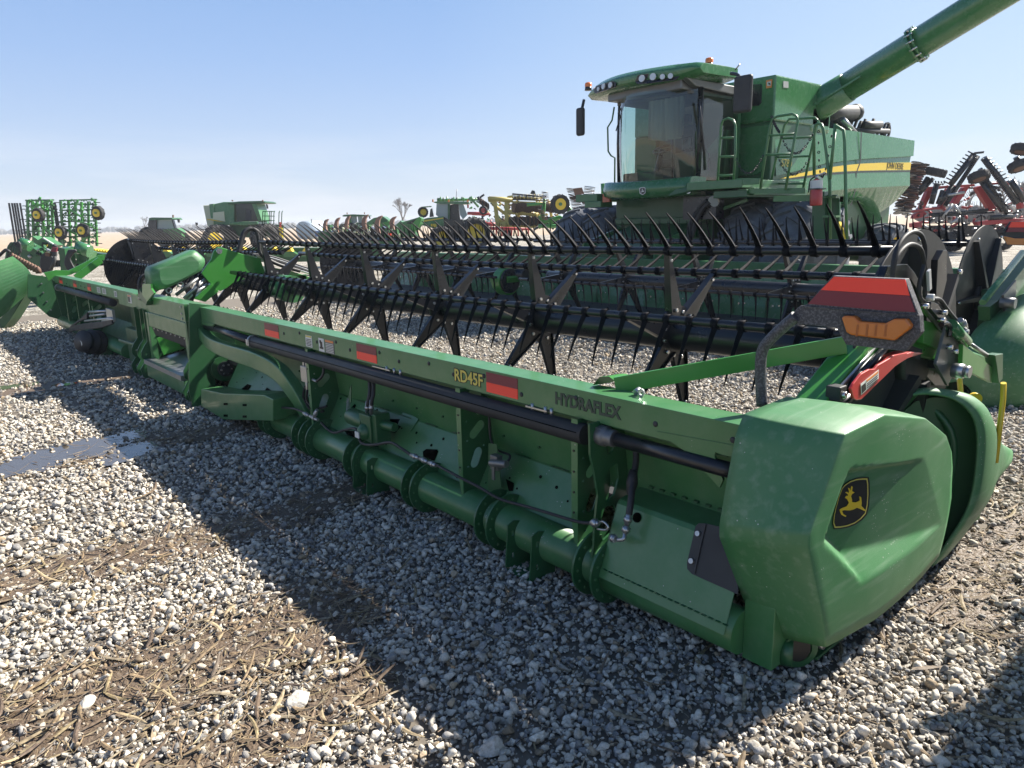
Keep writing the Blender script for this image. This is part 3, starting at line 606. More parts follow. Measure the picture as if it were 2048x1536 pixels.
hose('valve_hose',[vb+V((.17,0,-.03)),vb+V((.24,.02,.03)),vb+V((.22,.05,.16))],.01); hose('valve_hose',[vb+V((0,0,-.12)),vb+V((-.02,.0,-.22)),vb+V((.1,.03,-.25)),vb+V((.2,.05,-.22))],.009); hose('valve_hose',[vb+V((-.03,0,-.1)),vb+V((-.08,.0,-.2)),vb+V((.0,.03,-.3)),vb+V((.14,.05,-.27))],.009)
sb=p(995,925,.05); k=MB(); k.box(sb+V((-.04,-.02,-.04)),sb+V((.02,.02,.04))); k.tube([sb+V((-.02,-.03,.0)),sb+V((.1,-.02,.02))],.02,10); k.bar(sb+V((.0,-.03,.02)),sb+V((-.0,-.03,-.09)),.012,.02); k.build('height_sensor',GREYP,H1,bevel=.003)
k=MB(); k.plate([(-.1,.08),(-.03,.09),(.0,-.15),(-.12,-.2)],[],sb+V((0,.025,0)),X,Z,.006); k.build('sensor_bracket',GREEND,H1)
hose('sensor_cable',[p(978,815,.13),p(979,850,.14),p(982,880,.14),p(995,900,.12),p(1020,912,.1),p(1005,935,.06)],.007)
# openings of the lower sheet as black plates, their inner shade painted
SN=V((0,-.233,.135)).normalized(); S0_=V((0,.07,.235))+SN*.003
def onsheet(pts,name,m,t=.002,off=0):
    k=MB(); k.prism([WP(a,b_,S0_+SN*off,SN) for a,b_ in pts],SN*t); return k.build(name,m,H1)
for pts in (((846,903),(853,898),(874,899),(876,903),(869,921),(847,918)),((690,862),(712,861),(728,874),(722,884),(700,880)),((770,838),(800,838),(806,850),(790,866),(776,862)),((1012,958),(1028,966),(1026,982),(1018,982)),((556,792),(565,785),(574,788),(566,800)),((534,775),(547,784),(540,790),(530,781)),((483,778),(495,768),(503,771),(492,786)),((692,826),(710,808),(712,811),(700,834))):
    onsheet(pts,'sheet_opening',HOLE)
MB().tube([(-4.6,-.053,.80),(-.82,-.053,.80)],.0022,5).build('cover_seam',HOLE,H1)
onsheet(((808,822),(838,838),(822,863),(796,850)),'patch_plate',GREEN,.004)
# brake hose on end bracket
hose('cylinder_hose',[p(1270,880,.12),p(1272,920,.1),p(1266,960,.05),p(1262,1000,-.0),p(1258,1030,-.03)],.015); 
k=MB(); k.tube([p(1267,940,.06),p(1264,965,.05),p(1261,990,.02)],[.017,.026,.016],10); k.build('hose_sleeve',RUB,H1)
fitting([(p(1258,1028,-.03),p(1254,1050,-.04)),(p(1254,1052,-.04),p(1250,1066,-.05)),(p(1232,1078,-.07),p(1222,1075,-.06))],.013)
MB().tube(spline([p(1250,1066,-.05),p(1247,1078,-.07),p(1236,1080,-.07)],5),.009,8).build('hose_elbow',STEEL,H1)
k=MB(); k.tube(spline([p(1195,1050,-.05),p(1205,1043,-.06),p(1216,1052,-.07),p(1212,1060,-.07),p(1195,1058,-.06)],5),.006,6); k.build('hose_clip',STEEL,H1)
# ---- centre frame
def xplate(pts,x_,t,m,name,holes=(),bev=0):
    P=[W(a,b_,'x',x_) for a,b_ in pts]; hs=[[(W(a,b_,'x',x_).y,W(a,b_,'x',x_).z) for a,b_ in h] for h in holes]
    k=MB(); k.plate([(q.y,max(q.z,.01)) for q in P],hs,(x_,0,0),Y,Z,t); return k.build(name,m,H1,bevel=bev)
hc=[(445+33*math.cos(R(a)),746+33*math.sin(R(a))) for a in range(0,360,20)]
xplate([(378,606),(378,780),(386,822),(402,822),(452,800),(500,780),(520,720),(508,660),(430,612)],-5.93,.012,GREEND,'centre_frame_plate',[hc])
k=MB(); q=V((-6.05,.2,.33)); k.disc(q,X,.13,.06,24); k.disc(q+V((.05,0,0)),X,.075,.05,20,1); 
for i in range(6): a=i*math.pi/3; k.disc(q+V((.08,.05*math.cos(a),.05*math.sin(a))),X,.01,.03,6,2)
k.build('belt_motor',(GREEND,DARK,BRIGHT),H1)
for x_,dy in ((-6.08,0),(-6.22,0),(-7.78,0),(-7.95,0),(-8.2,0)):
    k=MB(); k.plate([(-.06,.82),(-.06,.45),(-.10,.4),(-.14,.33),(-.14,.26),(-.11,.22),(-.17,.13),(-.15,.04),(-.13,.02),(.10,.02),(.12,.3),(.14,.82)],[circ(-.1,.12,.018),circ(-.09,.3,.012)],(x_,0,0),Y,Z,.016); k.build('centre_gusset',GREEND,H1,bevel=.002)
MB().box((-6.33,-.055,.28),(-6.26,-.02,.80)).build('centre_post',GREEN,H1,bevel=.006); MB().box((-7.74,-.05,.1),(-7.66,.02,.80)).build('centre_post',GREEN,H1,bevel=.006)
k=MB(); k.box((-7.66,-.13,.06),(-6.3,.0,.21)); k.build('lower_cross_beam',GREEN,H1,bevel=.01)
k=MB(); k.box((-7.66,-.15,.215),(-6.3,-.03,.265)); k.prism([(-7.66,-.03,.235),(-6.3,-.03,.235),(-6.3,.3,.30),(-7.66,.3,.30)],(0,.0,.01)); k.prism([(-7.66,.3,.30),(-6.3,.3,.30),(-6.3,.45,.5),(-7.66,.45,.5)],(0,.01,.01)); k.build('stainless_sill',STEEL,H1)
k=MB(); k.box((-7.66,-.045,.64),(-6.33,-.02,.80)); k.build('upper_cross_plate',GREEN,H1,bevel=.004)
k=MB(); k.prism([(-7.62,-.03,.64),(-6.36,-.03,.64),(-6.36,.0,.53),(-7.62,.0,.53)],(0,.008,.0)); 
for i in range(8): k.disc((-7.5+i*.155,-.035,.625),Y,.009,.01,6,1)
k.build('rubber_seal_strip',(RUB,BRIGHT),H1)
k=MB(); k.tube([(-7.62,.62,.42),(-6.36,.62,.42)],.21,32); 
hel=[(-7.6+t*.0042*1.0,.62+.3*math.cos(t*.11),.42+.3*math.sin(t*.11)) for t in range(0,290,2)]
k2=MB(); inn=[(x_,.62+.21*math.cos(t*.11),.42+.21*math.sin(t*.11)) for t,(x_,_,_) in zip(range(0,290,2),hel)]
k2.loft([[a,b_] for a,b_ in zip(hel,inn)],closed=False,smooth=False); k.build('feed_drum',GREENC,H1); k2.build('drum_flighting',GREEND,H1)
k=MB(); k.prism([(-7.6,.0,.5),(-7.6,.22,.56),(-7.6,.3,.35),(-7.6,.05,.3)],(.03,0,0)); k.build('drum_bracket',GREENB,H1)
k=MB(); k.prism([W(a,b_,'y',-.14) for a,b_ in ((402,778),(445,787),(528,790),(546,799),(546,842),(447,839),(402,812))],(0,.2,0)); ob_=k.build('outrigger_beam',GREEN,H1,bevel=.006)
k=MB()
for a,b_ in ((451,808),(489,810),(451,831),(489,833)): k.prism([W(a+u,b_+v,'y',-.143) for u,v in ((-4,-2),(4,-2),(4,2.4),(-4,2.4))],(0,.002,0))
k.build('outrigger_slots',HOLE,ob_)
# hydraulic coupler and hoses left of centre
lw=lambda x,y_: W(x,y_,'y',-.12)
k=MB(); 
for (a,b_,c,d) in ((178,624,212,622),(180,632,210,628),(170,642,225,636),(205,642,228,638)): k.tube([lw(a,b_),lw(c,d)],.016,8)
k.box(lw(216,640)+V((-.05,0,0)),lw(222,620)+V((.04,.03,0))); k.build('hydraulic_coupler',STEEL,H1)
for j in range(7):
    o_=j*1.6; hose('hydraulic_hose',[lw(226,640+o_*.7),lw(200,645+o_),lw(172,648+o_),lw(150,652+o_*.8),lw(139,658+o_*.5),lw(146,650+o_*.3),lw(160,640+o_*.2),lw(176,626+o_)],.013)
k=MB(); k.plate([(0,0),(.05,.0),(.05,.2),(0,.2)],[],lw(188,640),X,Z,.008); k.build('hose_bracket',GREENC,H1)
q=W(203,684,'y',-.13); k=MB(); k.lathe([(0,0),(.17,0),(.175,.03),(.12,.05),(.12,.08),(.17,.1),(.17,.14),(.11,.16),(.11,.2),(.15,.22),(.15,.26),(0,.27)],q+V((-.1,-.02,-.02)),(.5,-.8,.25),22); kk=k.build('driveline_boot',RUB,H1)
k=MB(); k.tube([q+V((-.05,-.16,-.02)),q+V((.0,-.27,.0))],.055,14); k.build('driveline_shaft',STEEL,H1)
k=MB(); k.disc(q+V((-.2,.02,-.12)),(.6,-.8,0),.2,.06,24); k.build('driveline_housing',GREEND,H1)
k=MB(); k.box((-9.0,.0,.05),(-8.3,.12,.5)); k.box((-9.2,.13,.1),(-8.1,.16,.8)); k.bar((-8.9,-.1,.35),(-8.25,-.08,.36),.05,.04); k.build('left_centre_panel',GREEND,H1,bevel=.01)
# left end panel
xplate([(103,560),(131,657),(160,650),(210,690),(215,660),(190,590)],-13.62,.03,GREEND,'left_end_panel')
xplate([(56,548),(103,555),(128,612),(122,640),(98,633),(55,595)],-13.95,.05,GREEND,'left_end_shield',bev=.008)
k=MB(); 
for a,b_ in ((83,567),(87,585),(94,603),(102,620)): k.disc(W(a,b_,'x',-13.92),X,.014,.02,6)
k.build('shield_bolt',STEEL,H1)
# left reel arm, lime green
k=MB(); P=[W(a,b_,'x',-13.5) for a,b_ in ((87,545),(97,562),(108,553),(128,552),(142,549),(208,520),(208,509),(196,511),(136,541),(112,540))]
k.prism(P,(.03,0,0)); k.build('reel_arm',GREENB,H1,bevel=.004)
k=MB(); k.bar(W(152,556,'x',-13.3),W(201,520,'x',-13.3),.05,.12); k.build('reel_arm_cover',GREENB,H1,bevel=.004)
# ---- centre reel arm, bracket, hose guard
xa=-7.6
def xpoly(pts,x_,t,m,name,par=H1,bev=.004):
    k=MB(); k.prism([W(a,b_,'x',x_) for a,b_ in pts],(t,0,0)); return k.build(name,m,par,bevel=bev)
xpoly([(434,494),(425.5,502.5),(421,518.6),(412,530),(401,546),(414,562),(433,580),(440,582),(452,576),(465,565.5),(488.5,558),(528,553.7),(529.5,549),(519,517),(480,507),(447.5,496.6),(440,494.2)],xa,.03,GREENB,'reel_arm_plate',bev=.006)
xpoly([(418,566),(433,582),(406.5,603),(384.5,596.5)],xa-.03,.08,GREENB,'reel_arm_foot')
xpoly([(525,532),(575,541),(620,556),(615,565),(575,566),(525,556)],xa-.06,.1,GREENB,'reel_arm_boom')
xpoly([(577,552),(612,548),(613,600),(580,560)],xa+.02,.02,GREENC,'reel_arm_cover')
k=MB(); k.disc(W(438,502,'x',xa+.04),X,.035,.03,16); k.build('pivot_pin',BRIGHT,H1)
k=MB(); pill=[(302.5,534.7),(345,518),(383,501.5),(389,500.5),(395,504),(403,511),(409,517),(410,524),(409,530),(403.5,541),(365,562),(335,576),(326,578.6),(317,580.5),(311,579),(305,574),(302,567),(299.5,556),(299,543)]
P=[W(a,b_,'x',xa+.15) for a,b_ in pill]; c=sum(P,V((0,0,0)))/len(P)
k.loft([[q+V((-.2,0,0)) for q in P],P,[c+(q-c)*.93+V((.05,0,0)) for q in P],[c+(q-c)*.7+V((.075,0,0)) for q in P]],True,True,(True,True)); k.build('hose_guard',PLAST,H1)
k=MB(); k.prism([W(a,b_,'y',-.1) for a,b_ in ((285,568),(301,568),(302,577),(308,586),(294,603),(284,589))],(0,.02,0)); k.box((-8.02,-.1,.985),(-7.8,.1,1.0)); br=k.build('hose_guard_bracket',GREENB,H1)
k=MB(); k.prism([W(a,b_,'y',-.095) for a,b_ in ((276,575),(286,590),(294,603),(292,611),(275,592))],(0,.1,0)); k.build('bracket_side',GREEND,H1)
for (a,b_,c,d,r_,m_) in ((383,600,400,561,.022,BLACK),(368,597,410,559,.02,STEEL),(372,601,415,568,.018,STEEL),(352,590,396,556,.02,GREYP)):
    MB().tube([W(a,b_,'x',xa),W(c,d,'x',xa)],r_,10).build('lift_cylinder',m_,H1)
hose('arm_hose',[W(a,b_,'x',xa+.05) for a,b_ in ((476,505),(482,480),(488,464),(500,457),(512,462),(517,480),(520,505),(535,518),(560,530),(600,542))],.024); hose('arm_hose',[W(a,b_,'x',xa-.05) for a,b_ in ((479,505),(486,478),(494,463),(506,458),(518,466),(522,488),(530,508),(556,522),(590,535))],.022)
for j in range(4): hose('arm_hose',[W(500+j*4,508+j,'x',xa),W(540,512+j*3,'x',xa),W(590,528+j*3,'x',xa),W(640,545+j*3,'x',xa)],.014,STEEL if j%2 else RUB)
k=MB()
for j in range(5): k.tube([W(279+j*3,600-j*12,'x',-7.75),W(284+j*3,588-j*10,'x',-7.75)],.022,8)
k.build('hose_fitting',STEEL,H1); hose('arm_hose',[W(a,b_,'x',-7.7) for a,b_ in ((300,548),(285,552),(278,565),(280,585),(292,600))],.018); hose('arm_hose',[W(a,b_,'x',-7.75) for a,b_ in ((303,545),(289,551),(282,568),(283,588))],.018)
for px,py in ((361,569),(338,581)): MB().ring(W(px,py,'x',-7.5),X,.025,.035,.03,16).build('cover_latch',STEEL,H1)
# ---- REELS
def make_tine(L_,mb,w0=.0175,tip=.0035,curve=.035):
    rings=[]
    for i in range(6):
        t=i/5; w_=w0*(1-t)+tip*t; y_=.015+t*L_; z_=curve*(t*t)*1.0
        rings.append([(-w_,y_,z_),(0,y_,z_-w_*1.5),(w_,y_,z_),(w_*.72,y_,z_+.001),(0,y_,z_-w_*.75),(-w_*.72,y_,z_+.001)])
    mb.loft(rings,True,False,(True,True)); mb.tube([(-w0*1.1,0,0),(w0*1.1,0,0)],.03,10); mb.disc((0,-.03,0),Y,.008,.016,6); return mb
TIM=make_tine(.30,MB()).build('tine_shape',TINE).data
bpy.data.objects.remove(bpy.data.objects['tine_shape'])
TV=[v.co.copy() for v in TIM.vertices]; TF=[tuple(f.vertices) for f in TIM.polygons]
TANG={-18:335,42:20,102:131,162:238,222:266,282:300}
def reel(root,x0,x1,yc,zc,r,th0,mir,spid,indiv,stuff,sag=.03,sp=.15,tube_r=.1,tmap=None):
    cx=(x0+x1)/2; hw=(x1-x0)/2
    SG=lambda x: -sag*(1-((x-cx)/hw)**2)
    xs=[x0+(x1-x0)*i/12 for i in range(13)]
    MB().tube([(x,yc,zc+SG(x)) for x in xs],tube_r,24).build('reel_tube',BLACK,root)
    sgn=-1 if mir else 1; bats=[]
    for k_ in range(6):
        kk=[-18,42,102,162,222,282][k_]; a=R(th0+(kk-102)); by=yc+sgn*r*math.cos(a); bz=zc+r*math.sin(a)
        bt=MB().tube([(x,by,bz+SG(x)) for x in xs],.0235,10).build('reel_bat',BLACK,root)
        ta=(tmap or TANG)[kk]; ta=180-ta if mir else ta
        n_=int((x1-x0-.1)/sp)
        for i in range(n_):
            x=x1-.08-i*sp+rnd.uniform(-.006,.006); rot=Matrix.Rotation(R(ta+rnd.gauss(0,1.8)),4,'X')@Matrix.Rotation(rnd.gauss(0,.022),4,'Z')
            if mir: rot=rot@Matrix.Rotation(math.pi,4,'Y')
            if (kk,i) in indiv:
                o=bpy.data.objects.new('tine',TIM); COL.objects.link(o); o.parent=bt
                o.location=V((x,by,bz+SG(x))); o.rotation_euler=rot.to_euler()
            else:
                stuff.add([rot@v+V((x,by,bz+SG(x))) for v in TV],TF)
    for x in spid:
        k=MB(); zz=zc+SG(x)
        for kk in range(6):
            a=R(th0+60*kk); d=V((0,sgn*math.cos(a),math.sin(a))); o_=V((x,yc,zz)); pr=V((0,-d.z,d.y))
            k.add([o_+d*tube_r*.7-pr*.07+X*.02,o_+d*tube_r*.7+pr*.07+X*.02,o_+d*(r-.01)+pr*.017+X*.012,o_+d*(r-.01)-pr*.017+X*.012,
                   o_+d*tube_r*.7-pr*.07-X*.02,o_+d*tube_r*.7+pr*.07-X*.02,o_+d*(r-.01)+pr*.017-X*.012,o_+d*(r-.01)-pr*.017-X*.012],
                  [(0,3,2,1),(4,5,6,7),(0,1,5,4),(1,2,6,5),(2,3,7,6),(3,0,4,7)])
            k.bar(o_+d*tube_r+pr*.06+X*.02,o_+d*(r-.03)+pr*.018+X*.012,.03,.006,up=pr)
            k.disc(o_+d*(tube_r+.05)+X*.024,X,.012,.02,6,1); k.disc(o_+d*(r-.06)+X*.02,X,.01,.02,6,1)
        k.ring((x,yc,zz),X,tube_r,.175,.022,26); 
        for i in range(6): a=R(th0+30+60*i); k.disc((x+.018,yc+.135*math.cos(a),zz+.135*math.sin(a)),X,.012,.02,6,1)
        k.build('reel_spider',(BLACK,BRIGHT),root)
def end_disc(root,x,yc,zc,r,th0,face,m=BLACK,name='reel_end_disc'):
    k=MB(); k.disc((x,yc,zc),X,r,.012,48)
    for i in range(6):
        a=R(th0+60*i); d=V((0,math.cos(a),math.sin(a))); o_=V((x+face*.03,yc,zc)); k.bar(o_+d*.12,o_+d*(r-.06),.05,.14,up=X,mi=0,w2=.03,h2=.05)
        for q in (.25,.6,.95): k.disc(o_+d*r*q+V((face*.02,0,0)),X,.013,.02,6,1)
    k.disc((x+face*.03,yc,zc),X,.16,.05,20); k.build(name,(m,BRIGHT),root)
stuff1=MB()
ind={(102,i) for i in range(0,47)}|{(162,i) for i in range(0,33)}|{(42,i) for i in range(0,20)}
reel(H1,-7.45,-.06,1.38,1.045,.52,102,False,[-1.35-1.21*i for i in range(6)],ind,stuff1)
reel(H1,-13.65,-7.95,1.38,1.045,.52,102,False,[-8.6-1.21*i for i in range(5)],set(),stuff1)
tag(stuff1.build('tines',TINE,H1),kind='stuff')
end_disc(H1,-13.72,1.38,1.03,.56,102,1); end_disc(H1,-.0,1.38,1.05,.60,102,1,DARK)
k=MB(); k.tube([(-7.2,1.38,1.0),(-6.85,1.38,1.0)],[.16,.16],24); k.build('reel_motor_cover',GREENC,H1)
# draper deck under the reel (hidden side), cutter bar
k=MB(); k.prism([(-13.6,.24,.42),(-.1,.24,.42),(-.1,1.75,.12),(-13.6,1.75,.12)],(0,0,-.04)); k.build('draper_belt',RUB,H1)
k=MB(); k.box((-13.7,1.75,.04),(-.05,1.85,.1)); k.build('cutter_bar',GREYP,H1)
# ---- right end: arms, lamp board, cover, divider
Lv=[(.10,.19),(.0,.44),(-.085,.64),(-.088,.69),(-.02,.80),(.07,.975),(.09,1.0)]
LL=[(.14,.11),(.0,.34),(-.15,.60),(-.153,.65),(-.12,.80),(-.075,.97),(-.03,1.035)]
Tv=[(.09,1.0),(.36,1.02),(.75,.93),(1.06,.79),(1.17,.70)]
Bv=[(.10,.19),(.49,.155),(.9,.15),(1.24,.16)]
Rv=[(1.24,.16),(1.27,.44),(1.23,.6),(1.17,.70)]
def samp(c,t):
    ds=[0]
    for a,b_ in zip(c,c[1:]): ds.append(ds[-1]+math.dist(a,b_))
    s_=t*ds[-1]
    for i in range(len(c)-1):
        if s_<=ds[i+1]+1e-9:
            k_=(s_-ds[i])/(ds[i+1]-ds[i]); return (c[i][0]+(c[i+1][0]-c[i][0])*k_,c[i][1]+(c[i+1][1]-c[i][1])*k_)
    return c[-1]
XO=.29
RP=[(lambda q:(q.y,q.z))(W(a,b_,'x',XO-.01)) for a,b_ in ((1684,936),(1828,913),(1875,1045),(1706,1158),(1640,1082))]
SL=[2.0,.105,.5,1.3,3.0]   # slope of the recess wall at each side
def recess(y_,z_):
    d=1e9
    for i in range(5):
        a,b_=RP[i],RP[(i+1)%5]; ex,ez=b_[0]-a[0],b_[1]-a[1]; ln=math.hypot(ex,ez)
        s_=((z_-a[1])*ex-(y_-a[0])*ez)/ln
        s_=-s_
        d=min(d,s_*SL[i])
    return d
_c=(sum(p[0] for p in RP)/5,sum(p[1] for p in RP)/5)
SG_=1 if recess(*_c)>0 else -1
def shell_x(y_,z_):
    d=0
    dd=1e9
    for i in range(5):
        a,b_=RP[i],RP[(i+1)%5]; ex,ez=b_[0]-a[0],b_[1]-a[1]; ln=math.hypot(ex,ez)
        s_=-((z_-a[1])*ex-(y_-a[0])*ez)/ln*SG_; dd=min(dd,s_*SL[i])
    d=max(0,min(.075,dd))
    u=(y_+.05)/1.3
    return XO+.035*math.sin(math.pi*min(1,max(0,u)))-.03*max(0,(.4-z_)/.35)**2-d
k=MB(); us=[0,.035]+[.05+i*.0115 for i in range(82)]; us=[u for u in us if u<.965]+[.97,1]; vs2=[0,.06]+[.08+i*.0145 for i in range(60)]; vs2=[v for v in vs2 if v<.93]+[.94,1]
def P2(u,v):
    l_,r_,t_,b_=samp(Lv,v),samp(Rv,v),samp(Tv,u),samp(Bv,u)
    c00,c10,c01,c11=Bv[0],Bv[-1],Tv[0],Tv[-1]
    return tuple((1-u)*l_[i]+u*r_[i]+(1-v)*b_[i]+v*t_[i]-((1-u)*(1-v)*c00[i]+u*(1-v)*c10[i]+(1-u)*v*c01[i]+u*v*c11[i]) for i in (0,1))
grid={}; vv=[];ff=[]
nl=6
def gv(key,co):
    if key not in grid: grid[key]=len(vv); vv.append(co)
    return grid[key]
def gp(i,j):     # i<0: rear face columns, i>=0 outer face ; j<=len(vs2)-1 rows ; above: top rows
    nj=len(vs2)-1
    if j<=nj:
        if i>=0: y_,z_=P2(us[i],vs2[j]); return gv((i,j),(shell_x(y_,z_),y_,z_))
        y_,z_=samp(Lv,vs2[j]); yl,zl=samp(LL,vs2[j]); t=-i/nl; x0_=shell_x(y_,z_); return gv((i,j),(x0_*(1-t)+(-.01)*t,y_*(1-t)+yl*t-.012*math.sin(math.pi*t),z_*(1-t)+zl*t))
    t=(j-nj)/nl; y_,z_=samp(Tv,us[i])
    if i==0: return gp(-(j-nj),nj)
    return gv((i,j),(shell_x(y_,z_)*(1-t)-.01*t,y_-.12*t*(1-us[i]),z_+.012*math.sin(math.pi*t)+.035*t*(1-us[i])))
ni=len(us)-1;nj=len(vs2)-1
for j in range(nj):
    for i in range(-nl,ni): ff.append((gp(i,j),gp(i+1,j),gp(i+1,j+1),gp(i,j+1)))
for j in range(nj,nj+nl):
    for i in range(0,ni): ff.append((gp(i,j),gp(i+1,j),gp(i+1,j+1),gp(i,j+1)))
# front lip turned inwards
for j in range(nj):
    pass
k.add(vv,ff,True); cov=k.build('end_cover',PLAST,H1,bevel=.018,seg=3)
sf=cov.modifiers.new('t','SOLIDIFY'); sf.thickness=.006; sf.offset=-1
cov.modifiers[0].harden_normals=False
def on_cover(px,py,off=.004):
    x_=XO-.05
    for _ in range(8): q=W(px,py,'x',x_); x_=.5*x_+.5*(shell_x(q.y,q.z)+off)
    return W(px,py,'x',x_)
cp=lambda pts,off:[on_cover(1423+(a-712)*.95/2.56+712/2.56,760+(b_-632)*.95/2.56+632/2.56,off) for a,b_ in pts]
badge=[(664,545),(682,525),(710,506),(745,494),(780,490),(806,490),(811,520),(812,580),(808,640),(796,690),(770,720),(735,745),(690,762),(650,769),(622,770),(614,745),(618,700),(630,650),(645,595)]
cen=(712,632); sc_=lambda f_:[(cen[0]+(a-cen[0])*f_,cen[1]+(b_-cen[1])*f_) for a,b_ in badge]
k=MB(); k.prism(cp(badge,.003),(.003,0,0),0); k.prism(cp(sc_(.95),.0065),(.0008,0,0),1); k.prism(cp(sc_(.90),.0078),(.0008,0,0),0)
bd=k.build('emblem_badge',(BLKD,DECY),cov)
deer=[(652,665),(668,655),(690,648),(703,628),(692,608),(681,602),(688,591),(699,590),(697,582),(682,572),(690,569),(701,576),(704,566),(697,547),(704,549),(711,564),(716,538),(722,543),(719,566),(733,572),(719,581),(713,593),(719,612),(718,624),(740,626),(761,616),(759,594),(768,599),(771,628),(769,645),(791,668),(786,672),(760,660),(745,655),(730,663),(710,669),(692,669),(675,668),(665,673),(672,690),(688,698),(684,704),(662,693),(655,678)]
k=MB(); k.prism(cp(deer,.0095),(.001,0,0)); k.build('leaping_deer_emblem',YEL,cov)
# rest of the cover's surroundings
k=MB(); k.box((-.0,.03,.04),(.125,.15,.3)); k.build('end_skid_plate',GREEN,H1,bevel=.003)
k=MB(); q=W(1592,1312,'y',.14); k.tube([(.10,.14,.075),(.14,.16,.075)],.06,20); k.ring((.15,.18,.085),(1,-.6,0),.05,.075,.03,22); k.disc((.155,.17,.085),(1,-.6,0),.05,.01,18,1); k.build('skid_end_tube',(GREEND,BLKD),H1)
k=MB(); k.box((.12,.24,.03),(.17,2.2,.10)); k.box((.17,.24,.025),(.2,1.75,.04)); k.build('bottom_rail',GREEND,H1,bevel=.004)
for y_ in (.28,.33,.9,1.2): MB().disc((.19,y_,.075),X,.016,.03,8).build('rail_bolt',STEEL,H1)
k=MB(); k.box((-.06,.14,.1),(-.02,1.8,.9)); k.build('end_sheet',GREEND,H1)
k=MB(); k.prism([(-.02,1.25,.55),(-.02,1.62,.62),(.2,1.62,.6),(.2,1.25,.5)],(0,.0,.03)); k.build('inner_divider_plate',GREYP,H1)
# gap frame and knuckles between cover and divider
k=MB(); k.tube(spline([(.10,1.5,.12),(.2,1.5,.4),(.19,1.48,.7),(.0,1.45,.88)],5),.02,8); k.build('divider_hinge_tube',GREEND,H1)
# divider snout: hollow moulded shell open to the rear
def snout(root,name,secs,m,mi=GREEND,thick=.012):
    k=MB(); rings=[spline(s_,4) for s_ in secs]; k.loft(rings,False,True)
    o=k.build(name,m,root); d=o.modifiers.new('s','SOLIDIFY'); d.thickness=thick; d.offset=0; return o
S0=[(.0,.05),(.0,.4),(.0,.70),(.012,.84),(.05,.895),(.11,.92),(.18,.915),(.25,.885),(.31,.80),(.335,.65),(.33,.38),(.27,.18),(.22,.05)]
S=lambda y_,sx,sz,dx=0,dz=0,sk=0:[V((.12+(a-.12)*sx+dx,y_-.27*(.335-a)/.335,b_*sz+dz)) for a,b_ in S0]
snout(H1,'divider_snout',[S(1.44,.94,.985),S(1.50,1,1),S(1.62,1.0,.97),S(1.9,.84,.80,-.01),S(2.3,.6,.62,-.05),S(2.75,.4,.40,-.1),S(3.2,.2,.2,-.12,.02)],PLAST)
k=MB(); k.prism([(.12+(a-.12)*.96,1.62-.27*(.335-a)/.335,.03+b_*.9) for a,b_ in S0],(0,.02,0)); k.build('divider_bulkhead',GREEND,H1)
# yellow crop rod, second rod, knob
MB().tube([W(2007,766,'x',.30),W(2006,800,'x',.30),W(2001,840,'x',.31),W(1991,925,'x',.32)],.013,10).build('yellow_divider_rod',YEL,H1)
MB().tube([W(1913,700,'x',.0),W(1922,790,'x',.0)],.014,10).build('yellow_divider_rod',YEL,H1); k=MB(); k.disc(W(1950,797,'x',-.02),(1,-1,0),.035,.03,14); k.build('yellow_knob',YEL,H1)
# ---- warning lamp board on its bent pole
yb=.2; c5=lambda pts,y_=yb:[W(1440+a/5.12,540+b_/5.12,'y',y_) for a,b_ in pts]
k=MB(); k.prism(c5([(1150,60),(1895,92),(2040,470),(2052,640),(1890,832),(1290,765),(1190,592),(745,548),(700,520),(790,385),(900,345)]),(0,.035,0))
k.prism(c5([(820,362),(2030,458),(2030,470),(820,374)],yb-.006),(0,.006,0)); bo=k.build('lamp_board',mat('spotted_black_plastic',(.018,.019,.023),.55,dust=1.0,dscale=105,dcol=(.10,.10,.11),hard=True),H1,bevel=.004)
k=MB(); k.prism(c5([(1165,70),(1893,100),(1940,262),(1032,205)],yb-.003),(0,.003,0)); k.build('orange_reflector',REFO,bo)
k=MB(); k.prism(c5([(1030,208),(1940,264),(2000,430),(1760,420),(900,345)],yb-.003),(0,.003,0)); k.build('dark_red_reflector',REFR,bo)
k=MB(); lo=[(1240,490),(1265,468),(1370,472),(1420,525),(1690,545),(1780,500),(1900,500),(1952,570),(1930,612),(1780,725),(1340,668),(1290,640)]
k.prism(c5(lo,yb-.03),(0,.03,0)); lp=k.build('amber_lamp',LAMP,bo,bevel=.006)
k=MB(); cc=(1590,600); k.prism(c5([(cc[0]+(a-cc[0])*1.04,cc[1]+(b_-cc[1])*1.1) for a,b_ in lo],yb-.012),(0,.012,0)); k.build('lamp_surround',DARK,bo)
k=MB()
for a in (1400,1500,1590,1690): k.prism(c5([(a,560),(a+22,560),(a+8,680),(a-14,680)],yb-.031),(0,.004,0))
k.build('lamp_cells',mat('amber_shade',(.33,.09,.01),.3),lp)
pp=[W(1524,812,'y',yb),W(1521,740,'y',yb),W(1524,705,'y',yb),W(1535,685,'y',yb),W(1560,660,'y',yb),W(1592,632,'y',yb)]
MB().tube(spline(pp,5),.021,14).build('lamp_pole',MT['spotted_black_plastic'],H1)
